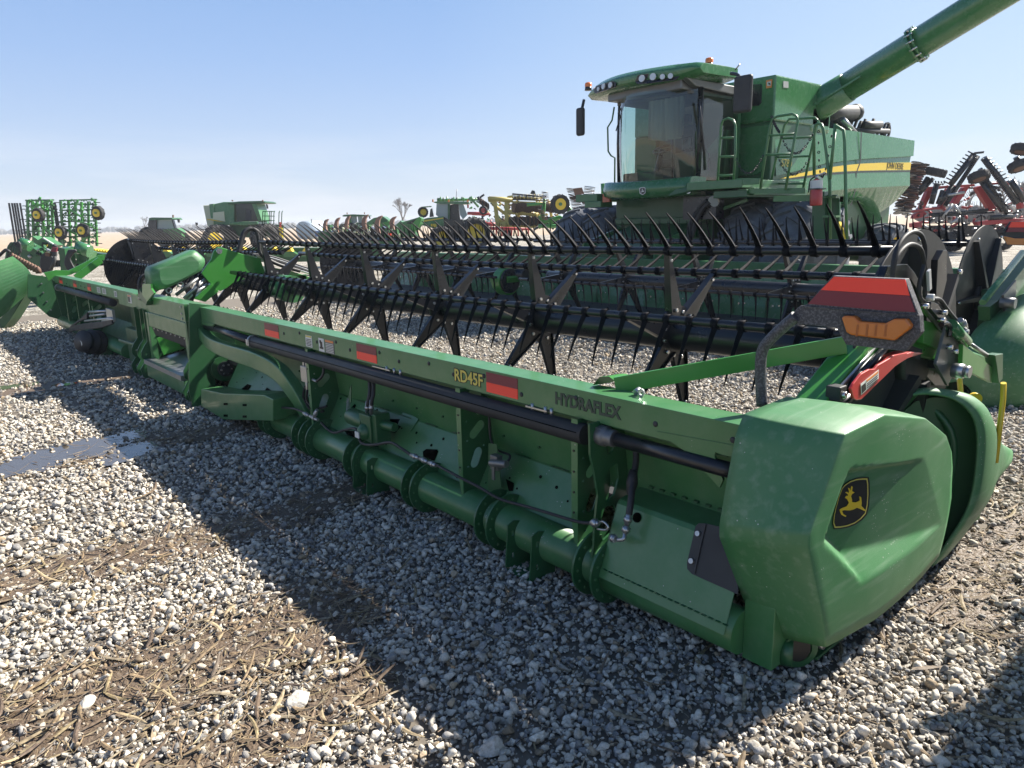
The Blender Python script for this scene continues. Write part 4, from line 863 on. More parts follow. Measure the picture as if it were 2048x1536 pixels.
# ---- right reel arm group
k=MB(); k.bar((-.74,.115,1.0),(-.02,.76,1.185),.014,.075); k.build('diagonal_brace',GREENB,H1,bevel=.002)
k=MB(); k.loft([[(-.86,.1,.985),(-.82,.10,1.03),(-.78,.12,1.035),(-.74,.15,1.0)],[(-.84,.22,.985),(-.80,.22,1.03),(-.76,.22,1.035),(-.72,.22,1.0)]],False,True); k.build('brace_clip',GREENB,H1)
k=MB(); k.disc((-.60,.10,1.0),(0,1,.3),.014,.03,8); k.ring((-.57,.09,1.0),Y,.01,.018,.008,10); k.build('brace_bolt',STEEL,H1)
k=MB(); k.bar((-.03,.46,.90),(-.01,.98,1.20),.13,.13,up=(0,-.5,.8)); k.bar((.02,.95,1.22),(.09,2.3,.875),.07,.115,up=Z,h2=.09); k.build('reel_arm',GREENB,H1,bevel=.008)
k=MB(); k.tube([W(1700,790,'x',.07),W(1722,750,'x',.07)],.028,14); k.tube([W(1655,835,'x',.03),W(1700,790,'x',.07)],.024,12,1); k.tube([W(1722,750,'x',.07),W(1775,690,'x',.07)],.016,10); k.build('lift_cylinder',BLACK,H1)
for d in (0,10): MB().tube([W(1680+d,775,'x',.04),W(1745+d,695,'x',.04)],.014,8).build('steel_oil_line',STEEL,H1)
k=MB(); q=W(1672,785,'x',.05); k.box(q+V((-.03,-.03,-.03)),q+V((.03,.03,.03))); k.disc(W(1686,790,'x',.08),X,.016,.03,6,1); k.build('pipe_clamp',(DARK,BRIGHT),H1,bevel=.005)
k=MB(); rl=[(1696,777),(1701.7,766.6),(1717,747),(1733,738),(1744.7,737),(1750.5,729.5),(1774,716),(1782,710),(1811,704),(1801,717),(1791.6,727.5),(1784,733),(1776,741),(1717,798),(1707.6,799.8),(1701.7,796)]
k.prism([W(a,b_,'x',.12) for a,b_ in rl],(.012,0,0)); k.prism([W(a,b_,'x',.06) for a,b_ in ((1727,745),(1760,712),(1790,700),(1815,703),(1782,713),(1750,732),(1740,742))],(.07,0,0)); lt=k.build('red_service_lock',RED,H1,bevel=.003)
k=MB(); k.prism([W(a,b_,'x',.134) for a,b_ in ((1721,768),(1757,739),(1757,757),(1722,790))],(.001,0,0),0); k.prism([W(a,b_,'x',.1355) for a,b_ in ((1723,772),(1731,765),(1732,779),(1724,787))],(.001,0,0),1)
k.prism([W(a,b_,'x',.1355) for a,b_ in ((1733,760),(1756,742),(1756,746),(1733,764))],(.001,0,0),2)
for i in range(4): k.prism([W(a,b_+i*4.0,'x',.1355) for a,b_ in ((1734,767),(1755,750),(1755,751.6),(1734,768.6))],(.001,0,0),1)
k.build('warning_label',(WHT,BLKD,ORG),lt)
k=MB(); pl_=[(1866,636),(1878,640),(1905,660),(1922,690),(1912,740),(1885,790),(1866,760),(1870,700)]
def xp(pts,x_,t,m,name,bev=.002,root=H1):
    k=MB(); k.prism([W(a,b_,'x',x_) for a,b_ in pts],(t,0,0)); return k.build(name,m,root,bevel=bev)
xp([(1850,604),(1866,600),(1903,640),(1900,648),(1880,665),(1848,620)],.12,.012,GREYP,'pivot_plate')
xp([(1886,653),(1900,668),(1922,682),(1914,728),(1889,770),(1866,728),(1876,690)],.14,.014,GREYP,'slotted_plate')
xp([(1838,602),(1852,606),(1882,655),(1876,660),(1836,615)],.1,.05,BLACK,'pivot_channel')
xp([(1836,640),(1876,650),(1872,700),(1832,685)],.08,.03,GREENB,'arm_cheek')
xp([(1832,700),(1866,705),(1890,770),(1862,770),(1834,740)],.02,.02,BLACK,'lower_pivot_plate')
xp([(1917,688),(1976,733),(1975,765),(1915,735)],.17,.02,GREENB,'arm_end_channel')
k=MB(); k.tube([W(1902,650,'x',.17),W(1932,684,'x',.17)],.028,14); k.build('cylinder_barrel',GREENC,H1); MB().tube([W(1932,684,'x',.17),W(1975,712,'x',.17)],.012,10).build('cylinder_rod',STEEL,H1)
xp([(1968,708),(1984,705),(1984,755),(1976,764),(1972,730)],.16,.05,GREEND,'cylinder_anchor')
k=MB(); q=W(1905,740,'x',.17); k.tube([q,q+V((.05,0,0))],.034,18); k.tube([q+V((.05,0,0)),q+V((.075,0,0))],.028,18,1); k.build('hub_spindle',(STEEL,RUST),H1)
k=MB()
for a,b_ in ((1883,640),(1887,625),(1898,694),(1910,702),(1978,731),(1850,612)): k.disc(W(a,b_,'x',.165),X,.012,.03,6)
k.build('arm_bolt',BRIGHT,H1)
MB().tube(spline([W(a,b_,'x',.17) for a,b_ in ((1882,650),(1892,646),(1900,655),(1898,674))],4),.011,8).build('locking_pin',BLACK,H1)
HX=.14
for hp,r_ in (([(1785,560),(1786,530),(1793,500),(1808,475),(1826,464),(1842,470),(1850,495),(1848,530),(1840,560),(1838,590),(1848,605)],.0095),([(1784,560),(1788,530),(1800,504),(1820,489),(1840,497),(1848,525),(1852,560),(1850,590),(1860,598)],.010),([(1866,598),(1880,600),(1895,620),(1912,640),(1922,646)],.010)):
    hose('reel_hose',[W(a,b_,'x',HX) for a,b_ in hp],r_)
fitting([(W(1920,640,'x',.16),W(1930,655,'x',.16)),(W(1930,655,'x',.16),W(1928,672,'x',.16))],.014)
k=MB(); k.bar(W(1857,540,'x',.16),W(1859,580,'x',.16),.012,.028,up=Y); k.disc(W(1861,595,'x',.16),X,.016,.03,8); k.build('grey_handle',LENS,H1,bevel=.003)
xp([(1752,555),(1760,532),(1800,528),(1815,545),(1845,600),(1838,605),(1805,556),(1775,560)],.08,.03,BLACK,'disc_bracket')
xp([(1873,500),(1880,500),(1880,560),(1868,610),(1858,600),(1862,520)],.03,.03,BLACK,'disc_channel')
k=MB(); k.tube([W(1775,770,'x',-.05),W(1768,820,'x',-.05)],.045,14); k.tube([W(1782,735,'x',-.05),W(1775,770,'x',-.05)],.02,10); k.disc(W(1776,768,'x',-.05),V((0,.1,1)),.055,.012,16); k.build('support_post',GREEND,H1)
# =================== HEADER 2 beyond, facing the viewer
H2=thing('draper_header',(-8,7.9,0),'green and black header mounted on the combine, its reel facing the near header','harvester header')
H1['label']='long dusty green header nearest the viewer with amber lamp board and moulded end cover'
st2=MB(); tm={-18:250,42:258,102:77,162:60,222:230,282:240}
i2={(102,i) for i in range(0,40)}|{(42,i) for i in range(0,40)}|{(162,i) for i in range(0,15)}
reel(H2,-7.7,-1.25,6.4,.80,.70,60,True,[-1.9-1.35*i for i in range(5)],i2,st2,sag=.0,sp=.17,tube_r=.1,tmap=tm)
reel(H2,-14.75,-8.3,6.4,.80,.70,60,True,[-8.9-1.35*i for i in range(5)],set(),st2,sag=.0,sp=.17,tube_r=.1,tmap=tm)
tag(st2.build('tines',TINE,H2),kind='stuff')
end_disc(H2,-1.2,6.4,.85,.74,60,1,DARK); end_disc(H2,-14.85,6.4,.85,.74,60,-1)
H=H2
def b2(name,m,*boxes,bev=.01):
    k=MB()
    for a,b_ in boxes: k.box(a,b_)
    return k.build(name,m,H2,bevel=bev)
b2('top_beam',GREEN,((-14.9,7.85,.90),(-1.1,8.02,1.04)))
k=MB(); k.loft([[(-14.9,7.84,.92),(-14.9,7.80,.62),(-14.9,7.74,.56),(-14.9,7.65,.22)],[(-1.1,7.84,.92),(-1.1,7.80,.62),(-1.1,7.74,.56),(-1.1,7.65,.22)]],False,False); k.build('back_sheet',GREENC,H2)
k=MB(); 
for i in range(24): x_=-14.6+i*.57; k.box((x_,7.64,.22),(x_+.02,7.66,.5)); k.disc((x_+.1,7.68,.42),Y,.015,.01,6,1); k.disc((x_+.2,7.68,.43),Y,.012,.01,6,1)
k.build('sheet_rib',(GREEND,BRIGHT),H2)
k=MB(); k.prism([(-14.9,7.64,.24),(-1.1,7.64,.24),(-1.1,6.2,.10),(-14.9,6.2,.10)],(0,0,-.05)); k.build('draper_belt',RUB,H2); b2('cutter_bar',GREYP,((-14.9,6.05,.04),(-1.1,6.2,.1)),bev=0)
b2('end_sheet',GREEND,((-1.12,6.2,.05),(-1.06,8.0,.95)))
snout(H2,'divider_snout',[[V((-.98+dx*s_,y_,z_*h)) for dx,z_ in ((0,.0),(-.02,.5),(.1,.85),(.35,1.0),(.6,.85),(.72,.5),(.7,.0))] for y_,s_,h in ((4.95,.35,.22),(5.2,.75,.55),(5.5,.95,.8),(6.1,1,.95),(6.9,.95,1.0),(8.0,.9,1.0))],PLAST)
k=MB(); k.prism([W(a,b_,'x',-.9) for a,b_ in ((1955,612),(1972,600),(2060,490),(2060,520),(1975,638),(1957,640))],(.1,0,0)); k.build('reel_arm',GREEND,H2,bevel=.006)
k=MB(); k.tube([W(1965,605,'x',-.8),W(2045,505,'x',-.8)],.03,12); k.build('lift_cylinder',GREENC,H2)
k=MB(); k.prism([W(a,b_,'x',-.75) for a,b_ in ((2003,590),(2028,560),(2026,600),(2006,628))],(.02,0,0)); k.disc(W(2016,606,'x',-.7),X,.05,.12,16); k.build('pivot_plate',GREYP,H2)
k=MB(); k.prism([W(a,b_,'y',6.1) for a,b_ in ((977,552),(1003,545),(1018,556),(1014,566),(985,577))],(0,.3,0)); k.ring(W(1012,562,'y',6.2),X,.22,.25,.2,24); k.disc(W(1014,561,'y',6.2),X,.22,.22,20,1); k.build('centre_reel_drive',(GREENB,BLACK),H2,bevel=.01)
# =================== COMBINE
CX=-7.75
CB=thing('combine_harvester',(CX,12,0),'large green combine with glass cab, yellow stripe and raised unloading tube behind the headers','combine harvester')
def W2(pts,ax,v,org=(1400,120),s=4.267): return [W(org[0]+a/s,org[1]+b_/s,ax,v) for a,b_ in pts]
# roof
k=MB(); rings=[]; NS=20
def roof(s_): 
    zt=4.325-.10*max(0,-s_)**3; return zt,8.42+.34*s_*s_
for i in range(NS+1):
    s_=-1+2*i/NS; x_=CX+.03+1.30*s_; zt,yf=roof(s_); e=1-.0*abs(s_); hh=.24-.10*abs(s_)**6
    if abs(s_)>.97: zt-=.02
    rings.append([V((x_,yf+.10,zt-hh-.02)),V((x_,yf,zt-hh+.04)),V((x_,yf-.01,zt-.09)),V((x_,yf+.1,zt)),V((x_,9.6,zt+.02)),V((x_,9.9,zt+.02)),V((x_,9.9,zt-hh)),V((x_,9,zt-hh-.02))])
k.loft(rings,True,True,(True,True)); rf=k.build('cab_roof',GREENC,CB); m_=rf.modifiers.new('b','BEVEL'); m_.width=.02; m_.segments=2; m_.limit_method='ANGLE'; m_.angle_limit=R(40)
def rlamp(px,py,rad=.055,mi=0):
    q=W(px,py,'y',8.42); s_=(q.x-CX-.03)/1.3; _,yf=roof(max(-1,min(1,s_))); q=W(px,py,'y',yf-.055)
    k=MB(); k.disc(q,(s_*.5,-1,0),rad,.03,16); k.build('roof_lamp',LENS,rf)
for c in ((1284,157),(1306,153.5),(1325,153.5),(1341,152)): rlamp(*c,rad=.058 if c[0]<1310 else .045)
for c in ((1197,178),(1207,173),(1221,170)): rlamp(*c,rad=.05 if c[0]>1200 else .035)
k=MB(); 
for pts in ([(1270,163),(1276,150),(1340,141),(1356,145),(1358,152),(1350,160),(1300,166),(1274,168)],[(1187,182),(1192,172),(1225,162),(1232,166),(1230,174),(1200,184),(1190,187)]):
    P=[]
    for a,b_ in pts:
        q=W(a,b_,'y',8.42); s_=(q.x-CX-.03)/1.3; P.append(W(a,b_,'y',roof(max(-1,min(1,s_)))[1]-.034))
    k.prism(P,(0,.03,0))
k.build('lamp_recess',BLACK,rf)
k=MB(); k.box((CX-.75,8.75,3.93),(CX+.95,10.3,4.10)); k.prism([(CX+.96,8.7,4.1),(CX+.96,10.35,4.1),(CX+.96,10.35,3.93),(CX+.96,9.0,3.98)],(.12,0,0)); k.build('roof_underside',GREYP,CB,bevel=.02)
for px,py,yy in ((1418,134,9.3),(1176.5,181,9.0)):
    q=W(px,py,'y',yy); bc=MB().tube([q,q+V((0,0,.07))],[.07,.065],16).build('beacon_base',BLACK,rf); k=MB(); k.lathe([(.068,0),(.07,.04),(.064,.075),(.03,.088),(0,.09)],q+V((0,0,.065)),Z,18); k.build('beacon_lens',mat('orange_beacon',(.85,.20,.02),.2,coat=.5),rf)
MB().tube(spline([W(1365,134,'y',9),W(1366,128,'y',9),W(1378,130,'y',9),W(1385,133,'y',9)],4),.008,6).build('roof_aerial',BLACK,rf); MB().tube([W(1470,140,'y',9.2),W(1480,128,'y',9.2)],.012,6).build('roof_aerial',STEEL,rf)
# cab body
GC=-7.62
def wsp(s_,z_): 
    t=(z_-2.40)/1.55; hw=.90+.03*math.sin(math.pi*t); return V((GC+hw*s_,8.86-.10*math.sin(t*2.2)*(1-s_*s_)+.30*s_*s_-.22*(1-s_*s_)-.0*t,z_))
k=MB(); k.loft([[wsp(-1+2*i/16,2.40+1.56*j/8) for i in range(17)] for j in range(9)],False,True); k.build('windscreen',GLASS,CB)
for sx,nm in ((1,1),(-1,-1)):
    k=MB(); k.loft([[V((GC+sx*(.93+.04*math.sin(j*.3)),9.22+1.08*i/6,2.40+1.5*j/6)) for i in range(7)] for j in range(7)],False,True); k.build('side_window',GLASS,CB)
for sx in (1,-1):
    MB().tube([(GC+sx*.93,9.18,2.38),(GC+sx*.95,9.17,3.2),(GC+sx*.93,9.18,3.98)],.045,10).build('cab_pillar',BLACK,CB)
    MB().bar((GC+sx*.95,10.33,2.3),(GC+sx*.95,10.33,4.0),.1,.1).build('cab_pillar',GREEND,CB)
k=MB(); k.box((GC-.95,10.38,2.3),(GC+.95,10.44,4.0)); k.build('cab_rear_wall',CABIN,CB)
k=MB(); k.box((GC-.93,8.9,2.28),(GC+.93,10.4,2.38)); k.build('cab_floor',SEAT,CB)
k=MB(); k.box((GC-.85,9.0,3.88),(GC+.85,10.3,3.93)); k.build('headliner',CABIN,CB)
k=MB(); k.box((GC-.28,9.6,2.7),(GC+.25,10.1,2.86)); se=k.build('operator_seat',SEAT,CB,bevel=.05); k=MB(); k.box((GC-.25,10.02,2.82),(GC+.22,10.16,3.5)); k.build('seat_backrest',SEAT,se,bevel=.05); k=MB(); k.box((GC-.15,10.0,3.52),(GC+.12,10.1,3.7)); k.build('headrest',SEAT,se,bevel=.04)
k=MB(); k.box((GC+.3,9.45,2.6),(GC+.55,10.1,2.95)); k.box((GC+.42,9.35,2.95),(GC+.6,9.45,3.2)); k.build('armrest_console',BLACK,CB,bevel=.03)
k=MB(); k.tube([(GC-.0,9.1,2.4),(GC-.03,9.35,3.0)],.05,10); k.build('steering_column',BLACK,CB); k=MB(); k.ring((GC-.03,9.38,3.02),(0,-.5,1),.17,.2,.03,24); k.bar((GC-.2,9.38,3.02),(GC+.14,9.38,3.02),.03,.02); k.build('steering_wheel',BLACK,CB)
k=MB(); k.box((GC-.7,9.0,2.4),(GC+.1,9.25,2.6)); k.box((GC+.45,9.1,2.4),(GC+.85,9.6,2.9)); k.build('dash_box',CABIN,CB,bevel=.03)
k=MB(); rings=[]
for j in range(9): # folded sun curtain hanging down inside the glass
    z_=3.86-j*.17; rings.append([V((GC-.1+.85*i/26,9.02+.05*math.sin(i*1.9)+.018*j*math.sin(i*.7),z_-.10*math.sin(i/26*math.pi)*(j/8))) for i in range(27)])
k.loft(rings[:5],False,True); k.build('sun_curtain',mat('grey_sheet',(.30,.285,.24),.85),CB)
k=MB(); k.tube([(GC+.35,9.2,2.4),(GC+.35,9.15,3.3)],.02,8); k.box((GC+.25,9.12,3.2),(GC+.5,9.15,3.45)); k.build('display_post',BLACK,CB)
for a,b_,c,d in ((1262,180,1236,228),(1256,182,1232,262)): MB().tube([W(a,b_,'y',8.78),W(c,d,'y',8.82)],.012,6).build('wiper_arm',BLACK,CB)
for pts in ([(1398,198),(1402,250),(1408,300),(1410,340)],): MB().tube([W(a,b_,'x',-6.6) for a,b_ in pts],.025,8).build('door_handle_bar',BLACK,CB)
# nose band under the glass
k=MB(); rings=[]
for i in range(17):
    s_=-1+2*i/16; x_=GC+1.02*s_; yf=8.50+.32*s_*s_; e=.04*s_*s_
    rings.append([V((x_,yf+.16,2.42+e)),V((x_,yf+.02,2.40+e)),V((x_,yf-.03,2.28)),V((x_,yf+.0,2.14+e)),V((x_,yf+.12,2.09+e)),V((x_,9.3,2.10+e)),V((x_,9.3,2.40+e))])
k.loft(rings,True,True,(True,True)); ns=k.build('cab_nose',GREENC,CB)
def npt(px,py,o_=.03):
    q=W(px,py,'y',8.5)
    for _ in range(4): s_=(q.x-GC)/1.02; q=W(px,py,'y',8.50+.32*min(1,s_*s_)-o_-.02)
    return q
em=[(1278.5,377),(1281,375),(1288,374.5),(1290.5,376),(1290.5,386),(1285.5,390),(1279.5,387)]
k=MB(); k.prism([npt(a,b_,.022) for a,b_ in em],(0,.01,0),0); cen2=(1284.7,382); k.prism([npt(cen2[0]+(a-cen2[0])*.82,cen2[1]+(b_-cen2[1])*.82,.026) for a,b_ in em],(0,.004,0),1)
k.prism([npt(cen2[0]+(a-712)*.052,cen2[1]+(b_-632)*.052,.03) for a,b_ in deer],(0,.003,0),0); k.build('nose_emblem',(LENS,BLKD),ns)
k=MB(); k.disc(npt(1377,381,.02),(0.3,-1,0),.055,.03,18); k.build('nose_lamp',LENS,ns); k=MB(); k.prism([npt(a,b_,.012) for a,b_ in ((1335,392),(1352,378),(1385,373),(1388,380),(1378,388))],(0,.01,0)); k.build('lamp_recess',GREEND,ns)
# platform
k=MB(); k.box((-6.60,8.72,2.20),(-5.5,10.9,2.34)); k.build('platform',GREEN,CB,bevel=.01)
k=MB(); k.box((-6.1,8.8,2.05),(-5.45,10.8,2.17)); k.box((-5.45,8.9,2.08),(-5.38,10.7,2.2)); k.build('platform_frame',GREEND,CB,bevel=.01)
k=MB(); k.disc(W(1428,402,'y',9),(0,-1,-.6),.10,.05,18); k.build('work_lamp',LENS,CB); k=MB(); k.box((-6.9,9.05,1.7),(-6.2,9.3,2.1)); k.build('lamp_box',BLACK,CB)
k=MB(); k.bar(W(1425,425,'y',9.3),W(1495,400,'y',9.3),.04,.05); k.bar(W(1425,425,'y',9.3),W(1380,452,'y',9.3),.06,.06); k.build('frame_brace',GREEN,CB)
# body behind cab
k=MB(); k.box((-9.4,10.66,1.3),(-6.12,12.2,3.46)); k.box((-9.25,11.2,1.0),(-6.3,16.6,3.3)); k.build('chassis_body',GREEND,CB,bevel=.02)
k=MB(); k.prism([(-9.4,10.64,3.46),(-6.10,10.64,3.46),(-6.10,10.64,4.26),(-9.4,10.64,4.26)],(0,2.2,0)); tk=k.build('grain_tank',GREENC,CB,bevel=.03)
k=MB(); k.prism([W(a,b_,'y',10.62) for a,b_ in ((1493,175),(1500,169),(1521,168),(1523,172),(1522,205),(1517,211),(1492,213))],(0,.02,0)); k.build('tank_window',BLACK,tk,bevel=.004)
k=MB(); k.prism([W(a,b_,'y',10.625) for a,b_ in ((1532,161),(1544,158),(1543,175),(1532,177))],(0,.01,0),0); k.prism([W(a,b_,'y',10.62) for a,b_ in ((1534,164),(1542,162),(1541.5,171),(1534,172))],(0,.005,0),1); k.prism([W(a,b_,'y',10.617) for a,b_ in ((1536,165),(1540,166),(1541,170),(1537,169))],(0,.003,0),2); k.build('warning_label',(ORG,WHT,BLKD),tk)
k=MB(); k.prism([W(a,b_,'x',-6.09) for a,b_ in ((1567,162),(1577,163),(1577,176),(1567,175))],(-.01,0,0)); k.build('side_lamp',LENS,tk)
k=MB(); # door panel on front wall
dp=[(1480,256),(1535,249),(1541,254),(1535,300),(1520,345),(1512,350),(1475,352)]
k.prism([W(a,b_,'y',10.63) for a,b_ in dp],(0,.02,0)); k.build('service_door',GREENC,CB,bevel=.01)
k=MB(); P=[W(a,b_,'y',10.60) for a,b_ in ((1420,365),(1438,300),(1470,262),(1478,262),(1470,360))]; k.prism(P,(0,-.4,0)); k.build('mud_panel',GREEN,CB,bevel=.02)
# side panels from measured rows
cols=[(1552,),(1600,),(1640,),(1680,),(1720,),(1760,),(1800,),(1829,)]
def lin(tbl,x_):
    for (a,b_),(c,d) in zip(tbl,tbl[1:]):
        if x_<=c: return b_+(d-b_)*(x_-a)/(c-a)
    return tbl[-1][1]
top=[(1552,242),(1640,253),(1720,263),(1832,281)]; g1=[(1552,352),(1600,340),(1650,327),(1720,318),(1829,312)]; s1=[(1552,362),(1600,347),(1650,335),(1720,327),(1829,325)]; s2=[(1552,366),(1600,353),(1650,345),(1720,341),(1829,339.5)]; c3=[(1552,385),(1640,384),(1700,377),(1820,371)]; bt=[(1552,400),(1640,418),(1683,440),(1688,424),(1697,409),(1712,401),(1728,402),(1742,411),(1750,425),(1757,434),(1762,432),(1790,413),(1806,400),(1829,398)]
def prow(tbl,dx,endpx): 
    o=[]
    for i in range(25):
        x_=1552+(endpx-1552)*i/24; q=W(x_,lin(tbl,x_),'x',-6.1); o.append(V((-6.1+dx,q.y,q.z)))
    return o
rows=[prow(top,-.03,1832),prow(g1,0,1827),prow(g1,-.05,1826),prow(s1,-.03,1822),prow(s1,.0,1822),prow(s2,.0,1820),prow(c3,.02,1818),prow(bt,-.14,1806)]
for side in (1,-1):
    if side==-1: rows=[[V((2*CX-p_.x,p_.y,p_.z)) for p_ in r_] for r_ in rows]
    k=MB(); k.loft(rows,False,False); k.loft([rows[0],[p_+V((-.3*side,0,.0)) for p_ in rows[0]]],False,False)
    e=[r_[-1] for r_ in rows]; k.loft([e,[p_+V((-1.2*side,.25,0)) for p_ in e]],False,False)
    sp=k.build('side_panel',GREENC,CB)
    if side==1: SP=sp
def sx_(px,py,o_=.004): return W(px,py,'x',-6.1)+V((o_,0,0))
k=MB(); ys=[(1559,357.5),(1580,352),(1600,346.5),(1650,336),(1685,331),(1720,327.5),(1760,325.5),(1822,325)]; yb2=[(1820,340),(1760,340.5),(1720,341.5),(1685,343),(1650,346),(1600,353),(1580,356)]
k.prism([sx_(a,b_) for a,b_ in ys+yb2],(.003,0,0)); k.build('yellow_stripe',YEL,SP)
k=MB(); k.prism([sx_(a,b_) for a,b_ in [(1561,359.5),(1600,354.2),(1650,347),(1720,342.5),(1820,341),(1820,343.5),(1720,345),(1650,350),(1600,357)]],(.003,0,0)); k.build('dark_stripe',BLKD,SP)
k=MB(); k.prism([sx_(a,b_,.006) for a,b_ in ((1721,263),(1723,263),(1721.5,319),(1719,330),(1713,346),(1711,380),(1702,412),(1700,411),(1709,380),(1711,345),(1717,329),(1719.5,318))],(.002,0,0)); k.build('panel_gap',BLKD,SP)
def side_text(s,px0,px1,pyb,hz,m,name,bold):
    a=sx_(px0,pyb,.01); c=sx_(px1,pyb,.01)
    k=MB(); k.text(s,(0,0,0),Y,Z,1,0); w_=max(v[1] for v in k.v)-min(v[1] for v in k.v)
    k=MB(); k.text(s,a,Y,Z,hz,.002,bold=bold,sx=(c.y-a.y)/(w_*hz)); k.build(name,m,SP)
side_text('JOHN DEERE',1772.5,1806,336.5,.20,BLKD,'maker_lettering',0); side_text('S780',1561,1582,332.5,.20,DECY,'model_lettering',0)
# rear wheel arch, dark
k=MB(); arch=[(1683,445),(1688,425),(1697,409),(1712,400),(1728,401),(1742,410),(1750,425),(1755,447)]
P=[W(a,b_,'x',-6.1)+V((-.02,0,0)) for a,b_ in arch]; P2_=[W(a-4+8*i/7,b_-8,'x',-6.1)+V((.05,0,0)) for i,(a,b_) in enumerate(arch)]
k.loft([P2_,P,[q+V((-.6,0,0)) for q in P]],False,True); k.build('rear_fender',GREENC,CB)
# wheels
def tyre(mb,x_,y_,z_,r,w_,lugs=22,mi=0,ax=X):
    k=mb; p_=[(r*.58,-w_*.40),(r*.72,-w_*.52),(r*.88,-w_*.52),(r*.94,-w_*.44),(r*.955,-w_*.2),(r*.96,0),(r*.955,w_*.2),(r*.94,w_*.44),(r*.88,w_*.52),(r*.72,w_*.52),(r*.58,w_*.40)]
    k.lathe(p_,(x_,y_,z_),ax,40,mi); ax=V(ax).normalized(); u=ax.orthogonal().normalized(); w2=ax.cross(u); c=V((x_,y_,z_))
    for i in range(lugs):
        for sd in (1,-1):
            a0=2*math.pi*(i+(.5 if sd<0 else 0))/lugs
            pt=lambda a,rr,h: c+u*math.cos(a)*rr+w2*math.sin(a)*rr+ax*h*sd
            q0,q1,q2=pt(a0,r*.975,.02*w_),pt(a0+.12,r*.975,w_*.30),pt(a0+.20,r*.93,w_*.52); q3=pt(a0+.22,r*.80,w_*.545)
            n_=pt(a0+.1,1,0)-c
            k.bar(q0,q1,r*.055,r*.06,up=n_,mi=mi); k.bar(q1,q2,r*.06,r*.06,up=n_,mi=mi); k.bar(q2,q3,r*.06,r*.03,up=n_,mi=mi)
def wheel(root,x_,y_,z_,r,w_,lugs=22,out=1,rim=YEL,tm_=None,name='wheel',ax=X):
    k=MB(); tyre(k,x_,y_,z_,r,w_,lugs,0,ax); wo=k.build(name,tm_ or TYRE,root)
    k=MB(); a=V(ax)*out; k.lathe([(r*.60,w_*.38),(r*.56,w_*.30),(r*.52,.05*w_),(r*.3,.1*w_),(r*.16,.12*w_),(r*.15,.3*w_),(0,.3*w_)],(x_,y_,z_),a,24); k.build('rim',rim,wo); return wo
for x_ in (-5.93,-5.08,-9.45,-10.3): wheel(CB,x_,10.2,1.02,1.02,.74,20,1 if x_>CX else -1,rim=TYRE if x_==-5.08 else YEL)
for x_ in (-5.95,-9.55): wheel(CB,x_,15.7,.76,.76,.6,18,1 if x_>CX else -1)
k=MB(); k.tube([(-10,10.2,1.0),(-5.4,10.2,1.0)],.22,14); k.tube([(-9.5,15.7,.76),(-6,15.7,.76)],.14,12); k.build('axle',GREEND,CB)
# feeder house and dark front
k=MB(); k.prism([(-8.5,8.1,.45),(-8.5,8.1,1.15),(-8.5,10.6,2.0),(-8.5,10.6,1.0)],(1.5,0,0)); k.build('feeder_house',GREEND,CB,bevel=.02)
k=MB(); k.box((-9.0,9.6,.9),(-6.62,10.9,2.15)); k.box((-8.9,9.45,1.62),(-6.7,9.6,1.75)); k.box((-8.9,9.4,1.3),(-6.7,9.6,1.36)); k.build('front_bulkhead',GREEND,CB,bevel=.02)
for x_ in (-6.9,-8.65): MB().prism([(x_,8.2,.5),(x_,8.2,1.3),(x_,9.4,1.6),(x_,9.4,.6)],(.05,0,0)).build('feeder_side',GREENC,CB)
for pts in ([(1378,470),(1386,440),(1400,415),(1415,400)],[(1384,475),(1392,445),(1404,420),(1420,404)],[(1376,480),(1380,450),(1392,425)]): MB().tube(spline([W(a,b_,'y',9.0) for a,b_ in pts],4),.04,8).build('hydraulic_hose',RUB,CB)
k=MB(); k.box((-9.2,8.85,1.98),(-8.75,9.2,2.1)); k.box((-9.5,8.9,2.1),(-8.9,9.6,2.25)); fb=k.build('front_bracket',GREEN,CB,bevel=.01)
k=MB(); q=W(1214,396,'y',8.9); k.box(q+V((-.09,-.03,-.08)),q+V((.09,.03,.08))); k.build('orange_marker_lamp',mat('dull_orange_lens',(.5,.12,.06),.3),fb)
# rails
def rail(pts,ax,v,r=.021,name='handrail',org=(1400,120),s=4.267): 
    return MB().tube(W2(pts,ax,v,org,s),r,8).build(name,GREEN,CB)
def rungs(lst,ax,v,r=.018):
    k=MB()
    for a,b_,c,d in lst: k.tube(W2([(a,b_),(c,d)],ax,v),r,8)
    return k
r_=rail([(150,1050),(165,780),(180,560),(195,515),(240,497),(285,515),(303,560),(300,800),(285,1040)],'y',8.76)
for q in ((180,665,292,663),(170,825,290,823),(158,985,287,983)): rungs([q],'y',8.76).build('rail_rung',GREEN,CB)
rail([(515,1100),(560,800),(600,560),(620,505),(660,480),(790,460),(825,480),(835,520),(780,820),(730,1110)],'y',8.8)
for q in ((592,645,805,632),(567,810,778,802)): rungs([q],'y',8.8).build('rail_rung',GREEN,CB)
rail([(600,1060),(660,800),(720,560),(760,505),(980,492),(1012,520),(960,720),(880,1095)],'y',9.9)
for q in ((705,670,970,655),(655,830,945,820),(600,1055,888,1055)): rungs([q],'y',9.9).build('rail_rung',GREEN,CB)
rail([(1112,1560),(1108,1050),(1080,800),(1052,590),(1035,550),(1005,540),(985,560),(972,640),(975,985)],'y',9.3,.026,'ladder_rail'); rail([(1255,1560),(1245,1200),(1235,700),(1225,600),(1165,565),(1155,545),(1135,760),(1108,1020)],'y',9.3,.026,'ladder_rail')
